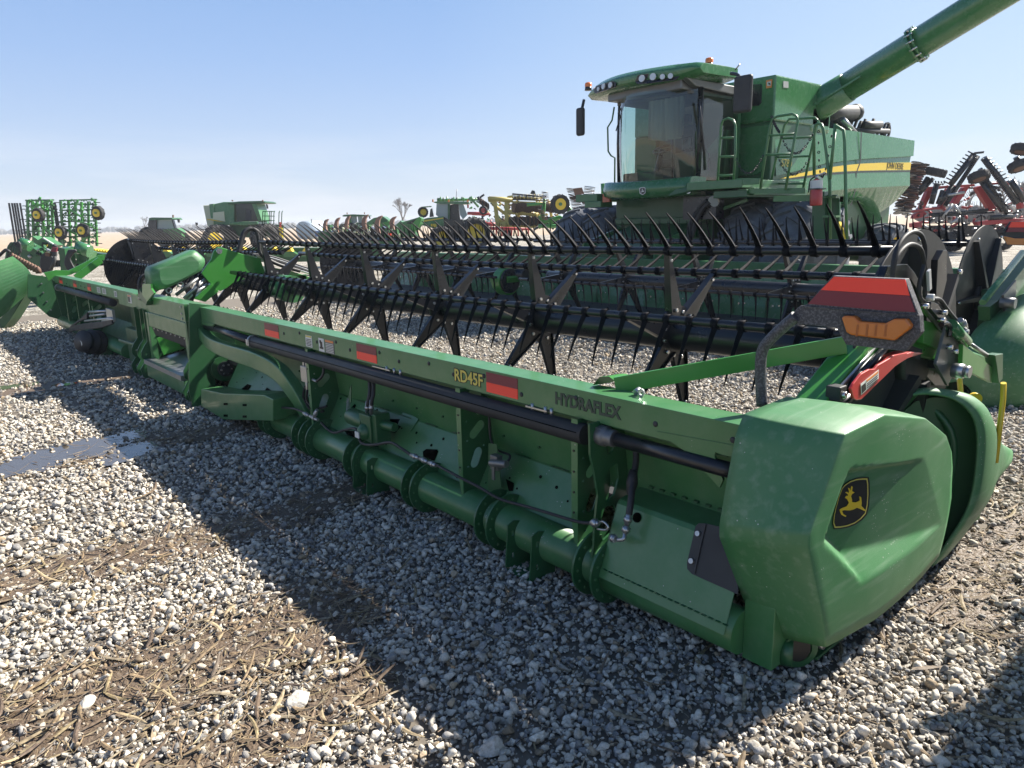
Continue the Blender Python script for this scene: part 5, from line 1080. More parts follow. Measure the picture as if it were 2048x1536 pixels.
k=MB(); k.prism(W2([(955,1140),(1060,1120),(1070,1560),(955,1560)],'y',9.35),(0,.15,0)); k.prism(W2([(1060,1150),(1160,1150),(1190,1180),(1190,1560),(1060,1560)],'y',9.45),(0,.05,0)); k.build('ladder_panel',GREEND,CB,bevel=.01)
for yy in (1170,1335): k=MB(); k.bar(*W2([(1065,yy),(1180,yy)],'y',9.3),.16,.03); k.build('ladder_step',GREEN,CB)
k=MB(); k.prism(W2([(630,1160),(935,1150),(935,1205),(620,1210)],'y',9.0),(0,.04,0)); k.prism(W2([(310,1010),(510,1010),(500,1060),(310,1070)],'y',8.73),(0,.03,0)); k.prism(W2([(320,1100),(890,1090),(890,1140),(510,1140),(330,1140)],'y',8.85),(0,.03,0)); k.build('step_frame',GREEN,CB,bevel=.006)
k=MB(); k.box(*W2([(1195,1165),(1222,1210)],'y',9.25)); k.build('amber_marker',LAMP,CB)
k=MB(); k.prism(W2([(1185,1380),(1205,1440),(1235,1560),(1190,1560)],'y',9.2),(0,.08,0)); k.build('yellow_rim_sliver',YEL,CB)  # added piece standing for the yellow wheel rim behind the ladder
def chain(a,b_,sag,ax,v):
    p0,p1=W2([a,b_],ax,v); pts=[p0.lerp(p1,t/16)-Z*sag*4*(t/16)*(1-t/16) for t in range(17)]; k=MB()
    for i in range(16):
        c=(pts[i]+pts[i+1])/2; d=(pts[i+1]-pts[i]).normalized(); k.ring(c,d.orthogonal() if i%2 else d.cross(d.orthogonal()),.012,.024,.01,8)
    return k.build('safety_chain',DARK,CB)
chain((300,830),(545,800),.28,'y',8.76); chain((610,480),(680,620),.02,'y',8.8); chain((690,640),(970,620),.3,'y',9.2); chain((655,800),(940,830),.3,'y',9.2); chain((1010,560),(1130,600),.75,'y',9.3); chain((300,560),(300,800),.0,'y',8.76)
# mirrors
k=MB(); q=W(1486,187,'y',8.75); k.box(q+V((-.165,-.05,-.30)),q+V((.165,.05,.28))); k.build('mirror',DARK,CB,bevel=.05,seg=4); MB().tube(spline([W(1462,147,'y',8.9),W(1474,149,'y',8.85),W(1480,156,'y',8.8),W(1481,168,'y',8.78)],4),.028,8).build('mirror_arm',BLACK,CB)
k=MB(); q=W(1161,243,'y',8.6); k.box(q+V((-.10,-.05,-.27)),q+V((.10,.05,.26))); k.build('mirror',DARK,CB,bevel=.05,seg=4); MB().tube([W(1168,200,'y',8.7),W(1163,222,'y',8.6)],.03,8).build('mirror_arm',BLACK,CB)
rail([(345,960),(340,745),(380,680),(400,560)],'y',8.9,.016,'left_handrail',(1140,90),4.517); rail([(345,960),(370,1000),(405,1020),(403,1280)],'y',8.9,.016,'left_handrail',(1140,90),4.517)
# auger tube
a0=V((-6.45,12.5,3.78)); ad=V((math.cos(R(24.5)),0,math.sin(R(24.5))))
k=MB(); k.tube([a0,a0+ad*8],.275,36); k.tube([a0-ad*.05,a0+ad*.9],[.33,.29],36); au=k.build('unloading_tube',GREENC,CB)
k=MB(); 
for d in (2.18,2.26): k.ring(a0+ad*d,ad,.27,.325,.03,30)
for i in range(14): a=2*math.pi*i/14; u=Y; w_=ad.cross(Y); k.disc(a0+ad*2.22+(u*math.cos(a)+w_*math.sin(a))*.31,ad,.018,.14,6,1)
k.build('tube_flange',(GREENC,BRIGHT),au)
k=MB(); k.box((-6.9,12.0,3.3),(-6.1,12.9,3.9)); k.build('auger_elbow',GREENC,CB,bevel=.12,seg=4)
for d in (-.12,.0,.12): MB().bar(a0+ad*.2+V((0,d-.3,-.1)),a0+ad*1.3+V((0,d*.3-.27,-.06)),.03,.03).build('tube_rib',GREENC,au)
# engine pieces
k=MB(); q=W(1682,225,'x',-6.8); k.tube([q+V((0,-1.1,-.1)),q+V((0,.7,.05))],.17,18); k.ball(q+V((0,.7,.05)),.2); k.tube([q+V((0,-.3,-.1)),q+V((.1,.5,-.5))],.13,12); k.prism([q+V((0,.1,0)),q+V((0,.8,.05)),q+V((0,.5,-.4)),q+V((0,.1,-.3))],(-.4,0,0)); k.build('air_intake',DARK,CB)
k=MB(); q=W(1745,258,'x',-6.7); k.tube([q+V((0,-1,-.1)),q+V((0,.9,.0))],.06,10); k.tube([q+V((0,-.6,.05)),q+V((0,.4,.12))],.09,12)
for i in range(9): k.tube([q+V((-.1,-.9+i*.22,-.2)),q+V((0,-.85+i*.22,rnd.uniform(.1,.28)))],.035,8); 
k.ring(q+V((0,.8,.02)),X,.15,.19,.05,18); k.build('engine_pipes',DARK,CB)
k=MB(); k.tube([W(1685,238,'x',-6.5),W(1703,258,'x',-6.4)],.06,10); k.build('exhaust_elbow',STEEL,CB)
k=MB(); k.box((-9.2,12.2,3.2),(-6.4,16.9,3.42)); k.build('engine_deck',BLACK,CB)
# fire extinguisher
FE=thing('fire_extinguisher',W(1632,413,'y',8.95),'red fire extinguisher with white label clamped to the combine ladder','fire extinguisher')
q0=W(1632,411,'y',8.95); q1=W(1633,358,'y',8.95)
k=MB(); k.lathe([(0,0),(.088,.0),(.092,.02),(.092,(q1-q0).length*.86),(.07,(q1-q0).length*.95),(.03,(q1-q0).length)],q0,(q1-q0),22); k.build('cylinder',RED,FE)
k=MB(); k.lathe([(.093,.24),(.0935,.25),(.0935,.37),(.093,.38)],q0,(q1-q0),22); k.build('paper_label',WHT,FE); k=MB(); k.tube([q1,q1+V((0,0,.06))],.025,8); k.bar(q1+V((-.02,0,.05)),q1+V((.13,0,.09)),.02,.015); k.bar(q1+V((-.02,0,.03)),q1+V((.1,0,.0)),.02,.015); k.build('valve_handle',STEEL,FE)
MB().tube(spline([q1+V((-.02,0,.04)),q1+V((-.1,0,-.02)),q1+V((-.115,0,-.2))],4),.012,8).build('hose',RUB,FE); k=MB(); k.box(q0+V((-.1,-.1,.24)),q0+V((.1,.1,.26))); k.build('clamp_band',BLACK,FE)
# =================== BACKGROUND
FH=V((F.x,F.y,0)).normalized(); RH=V((FH.y,-FH.x,0))
def Q(px,py,D):
    d=F+CR*((px-1024)/FP)-CU*((py-768)/FP); return CP+d*(D/d.dot(FH))
def G(px,D): q=Q(px,450,D); q.z=0; return q
def qp(root,name,m,pts,D,t=.1,bev=0,mi=None):
    k=MB(); k.prism([Q(a,b_,D) for a,b_ in pts],FH*t); return k.build(name,m,root,bevel=bev)
def qt(root,name,m,pts,D,r,n=8,smooth=False):
    P=[Q(a,b_,D) for a,b_ in pts]; P=spline(P,5) if smooth else P; return MB().tube(P,r,n).build(name,m,root)
def far_thing(name,px,D,label,cat,group=None): return thing(name,G(px,D),label,cat,group)
WG=mat('weathered_green',(.035,.19,.06),.5,dust=.5,dcol=(.3,.36,.26)); PALE=mat('faded_cream_panel',(.60,.60,.42),.6)
WD=mat('dark_glass_solid',(.03,.035,.035),.15)
WN=mat('sky_painted_pane',(.24,.32,.33),.12,spec=.8)  # opaque panes; the sky seen through the cabs is put into this colour
# ---- folded cultivators
def cultivator(px0,px1,wl,hx,label,D=38):
    T=far_thing('folded_cultivator',(px0+px1)/2,D,label,'cultivator','green folded cultivators at the far left')
    w_=px1-px0; xs=[px0+w_*t for t in (0,.22,.42,.6,.8,1)]
    for i,x_ in enumerate(xs): 
        k=MB(); k.bar(Q(x_-1+2*rnd.random(),398+rnd.uniform(0,6),D+(i%3)*.5),Q(x_+rnd.uniform(1,5),492,D+(i%3)*.5),.10,.10); k.build('frame_tube',GREENB if i%2 else GREEN,T)
    for j in range(9): 
        y_=400+j*10.5; k=MB(); k.bar(Q(px0-3,y_+rnd.uniform(-2,2),D+.3),Q(px1+4,y_+rnd.uniform(-2,2),D+.3),.07,.07); k.build('cross_tube',GREEN,T)
    for j in range(5): 
        k=MB(); k.bar(Q(px0+w_*rnd.random(),400+j*18,D-.2),Q(px0+w_*rnd.random(),415+j*18,D-.2),.08,.08); k.build('frame_brace',GREENB,T)
    for j in range(13):
        y_=402+j*6.8
        for sd in (-1,1):
            for q_ in (0,1,2):
                bx_=(px0+w_*(.15+.3*q_)) if sd<0 else (px1-w_*(.1+.3*q_))
                if rnd.random()<.25: continue
                P=[Q(bx_,y_,D+q_*.3),Q(bx_+sd*2.5,y_-2.5,D+q_*.3),Q(bx_+sd*5,y_-1,D+q_*.3),Q(bx_+sd*4.5,y_+1.2,D+q_*.3)]
                MB().tube(spline(P,3),.03,5).build('shank',GREENB if rnd.random()<.6 else GREEND,T)
        for sd in (-1,1):
            if rnd.random()<.35: continue
            e=px0 if sd<0 else px1
            MB().tube([Q(e,y_+3,D+.5),Q(e+sd*rnd.uniform(9,15),y_+3+rnd.uniform(-.5,.5),D+.5)],.022,5).build('tine_point',BLACK,T)
    for (x_,y_,r_) in wl:
        q=Q(x_,y_,D-.6); wo=MB(); tyre(wo,q.x,q.y,q.z,r_,.22,10,0,(FH+RH*.3)); wo=wo.build('gauge_wheel',TYREC,T); k=MB(); k.disc(q-FH*.08,FH+RH*.3,r_*.55,.2,16); k.disc(q-FH*.2,FH+RH*.3,r_*.16,.1,10,1); k.build('rim',(YEL,GREEN),wo)
    for j in range(70):
        a=px0+w_*rnd.random(); b_=rnd.uniform(400,490); qt(T,'linkage',rnd.choice([GREEN,GREEND,GREENB,BLACK]),[(a,b_),(a+rnd.uniform(-6,6),b_+rnd.uniform(-9,9))],D+rnd.uniform(-.2,.8),rnd.uniform(.025,.06),5)
    for x_ in hx:
        k=MB(); k.bar(Q(x_,406,D+1),Q(x_+14,492,D+1),.07,.07); k.build('harrow_bar',BLACK,T)
    return T
cultivator(54,104,[(77,430,.36),(121,465,.36)],[18,24,29,34,40],'green folded cultivator at far left with black harrow bars on its left side')
cultivator(122,190,[(196,426,.36),(166,461,.36)],[106,110],'green folded cultivator right of its twin with a yellow wheel held out at its right')
# ---- corn head whose ribbed green snouts enter at the left edge
T=far_thing('corn_head',-10,13,'green ribbed corn head at the left edge with rusty brown row tips','corn head')
k=MB(); top_=[(-60,560),(-30,543),(0,528),(24,515),(40,523),(56,532),(73,541)]; bot_=[(-60,680),(-30,660),(0,636),(14,625),(28,612),(42,598),(55,583)]
for i in range(6):
    a,b_,c,d=top_[i],top_[i+1],bot_[i+1],bot_[i]
k=MB(); n_=8
e0=[(-60,540),(-60,700)]; rows_=[]
for i in range(n_*2+1):
    t=i/(n_*2); l_=Q(-70,545+t*150,12.3); r_=Q(24+t*31+22*math.sin(t*math.pi),515+t*68,13.0); rows_.append([l_,l_.lerp(r_,.5),r_])
k.loft(rows_,False,False); sn=k.build('snout_deck',GREEN,T); d=sn.modifiers.new('s','SOLIDIFY'); d.thickness=.05
for i in range(1,9): k=MB(); k.tube([rows_[i*2-1][0]-FH*.01,rows_[i*2-1][2]-FH*.01],[.022,.008],6); k.build('deck_rib',GREEN,T)
qp(T,'snout_underside',GREEND,[(-20,650),(0,637),(55,584),(66,553),(60,575),(20,640),(-20,690)],13.2,.3)
for i in range(10):
    x_=26+i*5.6; y_=514+i*2.9; k=MB(); q=Q(x_,y_,13.1); k.tube([q+V((0,0,-.06)),q+V((0,0,.02)),q+V((.02,0,.07))],[.05,.045,.01],8); k.build('row_tip',RUST,T)
qt(T,'hose',RUB,[(-10,520),(2,508),(12,500),(20,505)],13.5,.03,8,True); qt(T,'yellow_rod',YEL,[(13,521),(28,512)],13.2,.02)
T=far_thing('corn_head',130,20,'dark green corn head frame with hoses and a red lamp board behind the near header','corn head')
qp(T,'side_plate',GREEND,[(41,483),(84,506),(82,534),(38,520)],18,.4); qp(T,'cover_panel',GREEN,[(65,472),(76,480),(87,474),(112,490),(92,506),(70,491)],18.6,.3)
qp(T,'emblem_badge',BLKD,[(84,484),(95,485),(97,492),(90,498),(83,492)],18.5,.05); qp(T,'emblem',YEL,[(86,489),(91,490),(95,489),(93,494),(89,495)],18.45,.03)
for a in ([(86,475),(107,488),(106,490),(85,477)],[(72,491),(88,501),(87,503),(71,493)]): qp(T,'white_strip',WHT,a,18.5,.04)
qp(T,'frame_post',GREEND,[(117,495),(129,497),(134,545),(122,545)],17.5,.4); qp(T,'frame_beam',GREEN,[(125,498),(150,503),(160,510),(160,520),(128,512)],18.5,.4)
qt(T,'lift_tube',GREENC,[(41,485),(61,493)],17.8,.13,14); qt(T,'lift_tube',GREENC,[(155,494),(180,503)],17.8,.15,14)
qp(T,'side_plate',GREEN,[(157,499),(181,504),(174,533),(152,527)],17.9,.3); qp(T,'inner_plate',GREEND,[(160,505),(176,508),(171,528),(157,522)],17.85,.1)
for i in range(9): qt(T,'hose',RUB,[(84+i*1.5,545),(83+i*2,520),(90+i*1.5,508+i%3*3),(97+i,520),(101,545)],17.4,.03,6,True)
for i in range(7): qt(T,'hose',RUB,[(140+i*2,500),(133+i,515),(132+i*2,530),(142+i*2,545)],17.2,.03,6,True)
for i in range(14): qt(T,'hose',RUB if i%3 else GREEND,[(12+i*2,515+rnd.uniform(-8,8)),(18+i*1.5,495+rnd.uniform(-8,8)),(26+i,488+rnd.uniform(-5,10)),(34+i*.5,505)],17,.03,6,True)
qp(T,'red_reflector',REFR,[(105,494),(114,495),(112,504),(101,503)],16.4,.04); qp(T,'lamp_board',DARK,[(101,503),(112,504),(111,514),(96,511)],16.4,.05); qp(T,'amber_lamp',RUST,[(90,505),(100,506),(97,513),(90,512)],16.35,.06); qt(T,'lamp_pole',DARK,[(110,512),(108,525),(101,540)],16.4,.04)
for i in range(6): qp(T,'yellow_tip',YEL,[(184+i*5.5,503+i*.6),(189+i*5.5,497+i*.6),(193+i*5.5,504+i*.6)],19,.2)
qp(T,'ribbed_deck',GREENB,[(178,505),(212,508),(215,520),(175,517)],19,.3)
for i in range(30):
    a=rnd.uniform(60,185); b_=rnd.uniform(488,512); qt(T,'fitting',rnd.choice([STEEL,RUB,GREEN,GREEND]),[(a,b_),(a+rnd.uniform(-5,5),b_+rnd.uniform(-6,6))],18,.05)
# yellow-tipped corn head beyond the left reel
T=far_thing('corn_head',520,28,'green corn head with yellow tips seen through the left reel','corn head')
for i in range(10): x_=325+i*31; qp(T,'yellow_tip',YEL,[(x_,503),(x_+6,494),(x_+11,503)],26,.3); qp(T,'snout',GREEN,[(x_-8,507),(x_+6,500),(x_+22,509),(x_+12,514),(x_-4,514)],26.3,.3)
k=MB(); k.bar(Q(320,511,27),Q(760,508,27),.5,.5); k.build('frame_beam',GREEND,T)
# ---- far combine
T=far_thing('combine_harvester',480,50,'small far combine with pale side panels and its ladder rails standing against the field','combine harvester')
D=50; c2=lambda P: [(380+a/4.452,360+b_/4.452) for a,b_ in P]
qp(T,'side_panel',PALE,c2([(115,225),(205,222),(210,330),(210,410),(175,435),(150,400),(135,330)]),D,2.6,.05); qp(T,'grain_tank',WG,c2([(205,215),(300,195),(395,195),(395,400),(250,405),(208,400)]),D-.3,3,.05); qp(T,'side_panel',WG,c2([(170,215),(210,212),(215,345),(185,340)]),D-.4,.3)
qp(T,'pale_panel',PALE,c2([(205,290),(300,280),(310,370),(205,350)]),D-.42,.1); qp(T,'stripe',YEL,c2([(150,345),(205,352),(300,375),(205,362),(150,352)]),D-.5,.08)
qp(T,'cab_roof',GREEND,c2([(330,205),(430,190),(640,185),(670,195),(665,205),(600,208),(430,212),(335,215)]),D-.5,2.4,.05)
qp(T,'cab_body',GREEN,c2([(320,215),(400,212),(400,380),(320,380)]),D-.2,2); qp(T,'windscreen',WD,c2([(405,215),(550,212),(610,365),(420,370)]),D-.5,1.8); qp(T,'door_frame',GREEN,c2([(550,212),(590,212),(640,365),(610,370)]),D-.6,1.8)
qp(T,'seat',SEAT,c2([(500,260),(540,270),(545,360),(490,360)]),D-.55,.1); qp(T,'cab_nose',GREENC,c2([(350,375),(600,368),(605,395),(500,405),(350,400)]),D-.8,2.4,.04); qp(T,'underbody',GREEND,c2([(350,400),(620,395),(720,490),(600,520),(370,500)]),D,2)
for a,D_ in ((290,0),(255,-.6),(660,.2),(700,.9)):
    q=Q(*c2([(a if a!=255 else 245,480)])[0],D+D_-.6); q.z=1.0; wo=MB(); tyre(wo,q.x,q.y,q.z,1.0,.6,16,0,RH+FH*-.8); wo=wo.build('wheel',TYREC,T)
q=Q(*c2([(218,485)])[0],D-2.2); q.z=1; k=MB(); k.disc(q,RH*1-FH*.8,.5,.1,20); k.build('rim',YEL,T); q=Q(*c2([(155,505)])[0],D); q.z=.65; wo=MB(); tyre(wo,q.x,q.y,q.z,.65,.5,14,0,RH-FH*.8); wo.build('wheel',TYREC,T)
for a in (645,665,705,720,745,790,815): qt(T,'handrail',GREEND,c2([(a,395),(a+3,290),(a+10,275)]),D-.7,.03)
for b_ in (278,320,360): qt(T,'handrail',GREEND,c2([(645,b_),(755,b_+2)]),D-.7,.025)
qp(T,'ladder_panel',YEL,c2([(790,420),(820,430),(825,520),(800,515)]),D-.8,.1); qp(T,'extinguisher',RED,c2([(795,375),(808,375),(808,420),(795,420)]),D-.9,.1); qp(T,'ladder',GREEND,c2([(760,395),(830,400),(830,520),(815,520),(800,420),(760,410)]),D-.6,.1)
qt(T,'mirror_arm',BLACK,c2([(190,435),(110,440),(60,410),(55,390)]),D-.5,.03,6,True); qp(T,'mirror',BLACK,c2([(45,378),(65,380),(65,400),(50,398)]),D-.5,.1); qp(T,'mirror',BLACK,c2([(675,215),(690,220),(695,255),(682,255)]),D-.8,.1)
for a in (375,645): qp(T,'beacon_lens',RUST,c2([(a-5,178),(a+5,178),(a+5,190),(a-5,190)]),D-.6,.12)
# ---- tractors
def tractor(px,D,label,P,wheels,crop,s):
    T=far_thing('tractor',px,D,label,'tractor'); c=lambda L_:[(crop[0]+a/s,crop[1]+b_/s) for a,b_ in L_]
    for nm,m,pts,dd,t in P: qp(T,nm,m,c(pts),D+dd,t)
    for (a,b_,r_,rim,dd) in wheels:
        q=Q(*c([(a,b_)])[0],D+dd); ax=(RH*.55-FH); wo=MB(); tyre(wo,q.x,q.y,q.z,r_,r_*.5,16,0,ax); wo=wo.build('wheel',TYREC,T); k=MB(); axn=ax.normalized(); k.lathe([(r_*.62,r_*.22),(r_*.5,r_*.1),(r_*.15,r_*.12),(0,r_*.14)],q,axn,20); k.build('rim',YEL if rim else TYREC,wo)
    return T,c
tractor(325,62,'small far tractor with open cab glass standing at the edge of the stubble field',[('cab_roof',GREEND,[(1345,345),(1370,338),(1550,340),(1565,360),(1345,362)],-.3,1.8),('cab_pillar',BLACK,[(1345,360),(1410,362),(1410,500),(1350,500),(1335,400)],0,.3),('cab_window',WN,[(1410,362),(1550,362),(1575,440),(1480,450),(1415,440)],.2,.4),('cab_pillar',BLACK,[(1550,360),(1562,362),(1585,440),(1572,440)],-.3,.3),('bonnet',GREEN,[(1470,445),(1600,435),(1640,480),(1645,545),(1500,545)],-.8,1),('body',BLACK,[(1410,440),(1500,450),(1520,545),(1400,545)],-.4,1.4),('mirror',BLACK,[(1600,355),(1618,352),(1620,385),(1606,385)],-.6,.15),('mirror_arm',GREEND,[(1560,352),(1610,350),(1610,356),(1560,360)],-.6,.05),('beacon',RUST,[(1555,315),(1566,315),(1566,340),(1555,340)],-.4,.12)],[(1340,505,.75,0,.4),(1640,540,.7,0,-.2),(1480,540,.6,0,-1)],(0,360),4.517)
TB,cb=tractor(905,44,'green tractor with yellow wheels and open door in front of the cream implement',[('cab_roof',GREENC,[(290,285),(340,278),(610,280),(620,300),(590,305),(330,300)],-.3,1.6),('cab_window',WN,[(325,302),(425,300),(428,440),(390,455),(320,400)],-.1,.2),('cab_window',WN,[(520,300),(560,298),(600,400),(560,440),(535,400)],.1,.2),('cab_pillar',GREEND,[(425,300),(445,300),(440,470),(425,470)],-.2,.2),('cab_inside',BLACK,[(445,310),(520,300),(530,400),(540,470),(440,480)],.3,.3),('operator_seat',BLACK,[(455,400),(510,345),(520,350),(515,430),(460,420)],0,.3),('bonnet',GREENC,[(195,440),(250,425),(385,412),(390,520),(300,520),(190,490)],-.8,1.1),('bonnet_stripe',YEL,[(190,450),(385,425),(385,432),(190,465)],-.85,.05),('yellow_panel',YEL,[(275,480),(320,480),(330,515),(275,500)],-.9,.05),('body',BLACK,[(385,412),(430,440),(560,440),(560,640),(400,640)],-.4,1.4),('fender',GREEND,[(560,450),(620,425),(680,430),(640,445),(590,470)],-.9,1.0),('exhaust',BLACK,[(270,350),(285,340),(300,415),(262,420)],-.6,.25),('mirror_arm',GREEN,[(205,325),(280,320),(280,330),(205,335)],-.6,.08)],[(665,570,.98,1,-.8),(370,615,.75,1,-1.2),(205,375,.32,1,-.3)],(800,340),4.452)
qt(TB,'aerial',BLACK,cb([(497,285),(505,170)]),44,.015,5)
for a in (292,432,600): qp(TB,'beacon_lens',ORG,cb([(a-6,262),(a+6,262),(a+6,285),(a-6,285)]),43.5,.12)
c9=lambda L_:[(640+a/9.309,380+b_/9.309) for a,b_ in L_]
tractor(712,58,'green tractor with pale windscreen half hidden by brown corn head snouts',[('cab_roof',GREEND,[(415,480),(450,460),(620,452),(850,462),(900,480),(800,492),(430,495)],-.4,1.8),('windscreen',WN,[(550,495),(680,492),(690,600),(600,640),(560,600)],0,.2),('windscreen',WN,[(700,492),(790,495),(770,640),(720,640)],0,.2),('cab_frame',GREENB,[(515,490),(550,490),(600,640),(640,800),(540,760)],-.2,.3),('bonnet',GREEN,[(640,640),(700,600),(780,640),(800,780),(640,790)],-.6,1),('mirror',BLACK,[(900,480),(930,490),(940,540),(915,530)],-.4,.1),('beacon',RUST,[(495,420),(508,420),(508,450),(495,450)],-.3,.15),('beacon',RUST,[(820,415),(832,415),(832,450),(820,450)],-.3,.15)],[(560,800,.8,0,-.5),(800,800,.8,0,-.5)],(640,380),9.309)
# ---- corn head with brown snouts
T=far_thing('corn_head',730,32,'dark corn head with a row of curved brown snouts standing up','corn head')
for x_,y_,w_,h_ in ((50,540,100,220),(255,510,110,300),(450,480,110,320),(770,455,130,290),(1010,475,150,330),(1285,490,140,250)):
    L1=[(x_+w_*.95,y_),(x_+w_*.5,y_+h_*.06),(x_+w_*.2,y_+h_*.2),(x_,y_+h_*.5),(x_+w_*.15,y_+h_*.85),(x_+w_*.3,y_+h_)]; L2=[(x_+w_*.75,y_+h_),(x_+w_*.62,y_+h_*.8),(x_+w_*.58,y_+h_*.5),(x_+w_*.65,y_+h_*.25),(x_+w_*.9,y_+h_*.06)]
    qp(T,'snout',BRN,c9(L1+L2),31,.25)
for i in range(26):
    x_=60+i*52; qp(T,'row_unit',rnd.choice([GREEND,BLACK,GREEN,BLACK]),c9([(x_,700+rnd.uniform(-60,60)),(x_+70,690+rnd.uniform(-60,60)),(x_+80,880),(x_,880)]),32+rnd.uniform(-.4,.4),.6)
k=MB(); k.bar(Q(640,476,32.6),Q(800,478,32.6),.6,.5); k.build('frame_beam',GREEND,T)
qp(T,'red_reflector',REFO,c9([(1260,810),(1320,810),(1315,870),(1250,860)]),30.5,.1)
for i in range(30):
    a=rnd.uniform(100,1500); b_=rnd.uniform(700,860); qt(T,'fitting',rnd.choice([STEEL,WG,GREEND,PALE]),c9([(a,b_),(a+rnd.uniform(-60,60),b_+rnd.uniform(-60,60))]),30.8,.06)
T=far_thing('grain_header',770,40,'folded green header section with open end behind the brown snouts','harvester header')
qp(T,'housing',GREEN,c9([(850,620),(1000,520),(1170,490),(1270,560),(1270,640),(1100,640),(1090,600),(860,680)]),38,1.2); qp(T,'inner_void',GREEND,c9([(1130,560),(1180,520),(1260,560),(1250,600),(1130,625)]),37.9,.1); qp(T,'frame',GREENB,c9([(1090,620),(1290,580),(1290,760),(1120,720)]),37.7,.5)
T=far_thing('grain_header',835,36,'green header end with dark hopper mouth left of the tractor','harvester header')
qp(T,'housing',GREEN,c9([(1370,690),(1500,570),(1530,600),(1860,500),(1890,540),(1870,640),(1760,780),(1560,780)]),37,1.2); qp(T,'dark_mouth',BLACK,c9([(1600,620),(1840,520),(1850,540),(1720,640)]),36.8,.1); qp(T,'end_plate',GREENB,c9([(1850,495),(1890,535),(1820,740),(1740,770),(1690,720),(1700,640)]),36.6,.3); qp(T,'underframe',GREEND,c9([(1330,700),(1750,740),(1800,880),(1340,880)]),37.2,.8)
# ---- liquid tank
T=far_thing('liquid_tank',622,60,'pale blue horizontal cylinder tank behind the corn heads','tank')
k=MB(); a,b_=Q(606,461,60),Q(640,459,62); k.tube([a,b_],[.72,.75],24); k.ball(b_,.75); k.build('tank_shell',mat('pale_blue_tank',(.42,.5,.58),.4,dust=.1),T); qp(T,'tank_mark',mat('tank_mark',(.5,.25,.2),.5),[(637,446),(641,449),(640,452),(636,451)],59,.05); qp(T,'tank_stand',mat('blue_stand',(.12,.2,.42),.5),[(630,462),(648,462),(648,473),(630,473)],59.3,.8); qp(T,'tank_stand',YEL,[(645,456),(650,457),(650,463),(645,462)],59,.5); qp(T,'tank_vent',BLACK,[(622,438),(623,438),(623,446),(622,446)],60,.1)
# ---- cream disc ripper
T=far_thing('disc_ripper',1045,46,'folded cream yellow disc implement with rows of rusty discs','tillage implement'); D=44
c3_=lambda L_:[(800+a/4.452,340+b_/4.452) for a,b_ in L_]
for pts in ([(780,240),(850,235),(860,290),(890,480),(850,480),(830,300),(785,280)],[(960,230),(1005,225),(1005,270),(975,290),(965,480),(930,480),(930,270)]): qp(T,'upright_arm',CREAM,c3_(pts),D,.4)
for y0,y1,x0,x1,r_ in ((255,268,790,1005,.14),(370,400,960,1230,.13),(480,500,850,1220,.13),(250,262,1010,1260,.1),(290,305,1000,1400,.09),(430,445,960,1420,.08)): qt(T,'frame_beam',CREAM,c3_([(x0,y0),(x1,y1)]),D,r_,8)
for i in range(24):
    q=Q(*c3_([(1010+i*17,335+math.sin(i)*6)])[0],D-.3); k=MB(); k.disc(q,RH+FH*.5,.28,.02,14); k.build('disc_blade',RUST,T)
    q=Q(*c3_([(985+i*18,455+math.sin(i*2)*6)])[0],D-.3); k=MB(); k.disc(q,RH+FH*.5,.27,.02,14); k.build('disc_blade',RUST if i%2 else BLACK,T)
for i in range(26):
    a=1000+i*11; qt(T,'basket_bar',BLACK if i%3 else CREAM,c3_([(a,215),(a+8,262)]),D-.2,.025,5)
qt(T,'basket_tube',BLACK,c3_([(1000,212),(1280,238)]),D-.2,.04); qt(T,'basket_tube',BLACK,c3_([(1000,262),(1280,268)]),D-.2,.04)
for (a,b_,c,d) in ((1050,300,1060,470),(1160,300,1150,490),(820,300,1000,440),(1230,330,1240,470),(1340,340,1350,440),(870,440,930,470)): qt(T,'frame_brace',CREAM,c3_([(a,b_),(c,d)]),D+.3,.09)
for i in range(40):
    a=rnd.uniform(780,1440); b_=rnd.uniform(240,480); qt(T,'shank',rnd.choice([BLACK,RUST,CREAM]),c3_([(a,b_),(a+rnd.uniform(-22,22),b_+rnd.uniform(-25,25))]),D+.6,.05,5)
qp(T,'hose_bundle',BLACK,c3_([(1160,210),(1175,180),(1200,185),(1210,225)]),D,.3)
for i in range(7): k=MB(); k.disc(Q(*c3_([(700+i*14,265+i*10)])[0],D),RH+FH*.4,.2,.03,12); k.build('press_wheel',RUST if i%2 else BLACK,T)
qt(T,'gang_tube',BLACK,c3_([(690,240),(760,350)]),D,.06); qt(T,'gang_tube',BLACK,c3_([(690,262),(750,218)]),D,.06); q=Q(*c3_([(742,358)])[0],D-.4); wo=MB(); tyre(wo,q.x,q.y,q.z,.26,.18,10,0,FH+RH*.3); wo=wo.build('gauge_wheel',TYREC,T); k=MB(); k.disc(q-FH*.1,FH+RH*.3,.13,.1,12); k.build('rim',RED,wo)
for i in range(110):
    a=rnd.uniform(960,1440); b_=rnd.uniform(225,480); qt(T,'linkage',rnd.choice([BLACK,RUST,CREAM,CREAM,BLACK]),c3_([(a,b_),(a+rnd.uniform(-30,30),b_+rnd.uniform(-18,18))]),D+rnd.uniform(-.3,1),rnd.uniform(.03,.08),5)
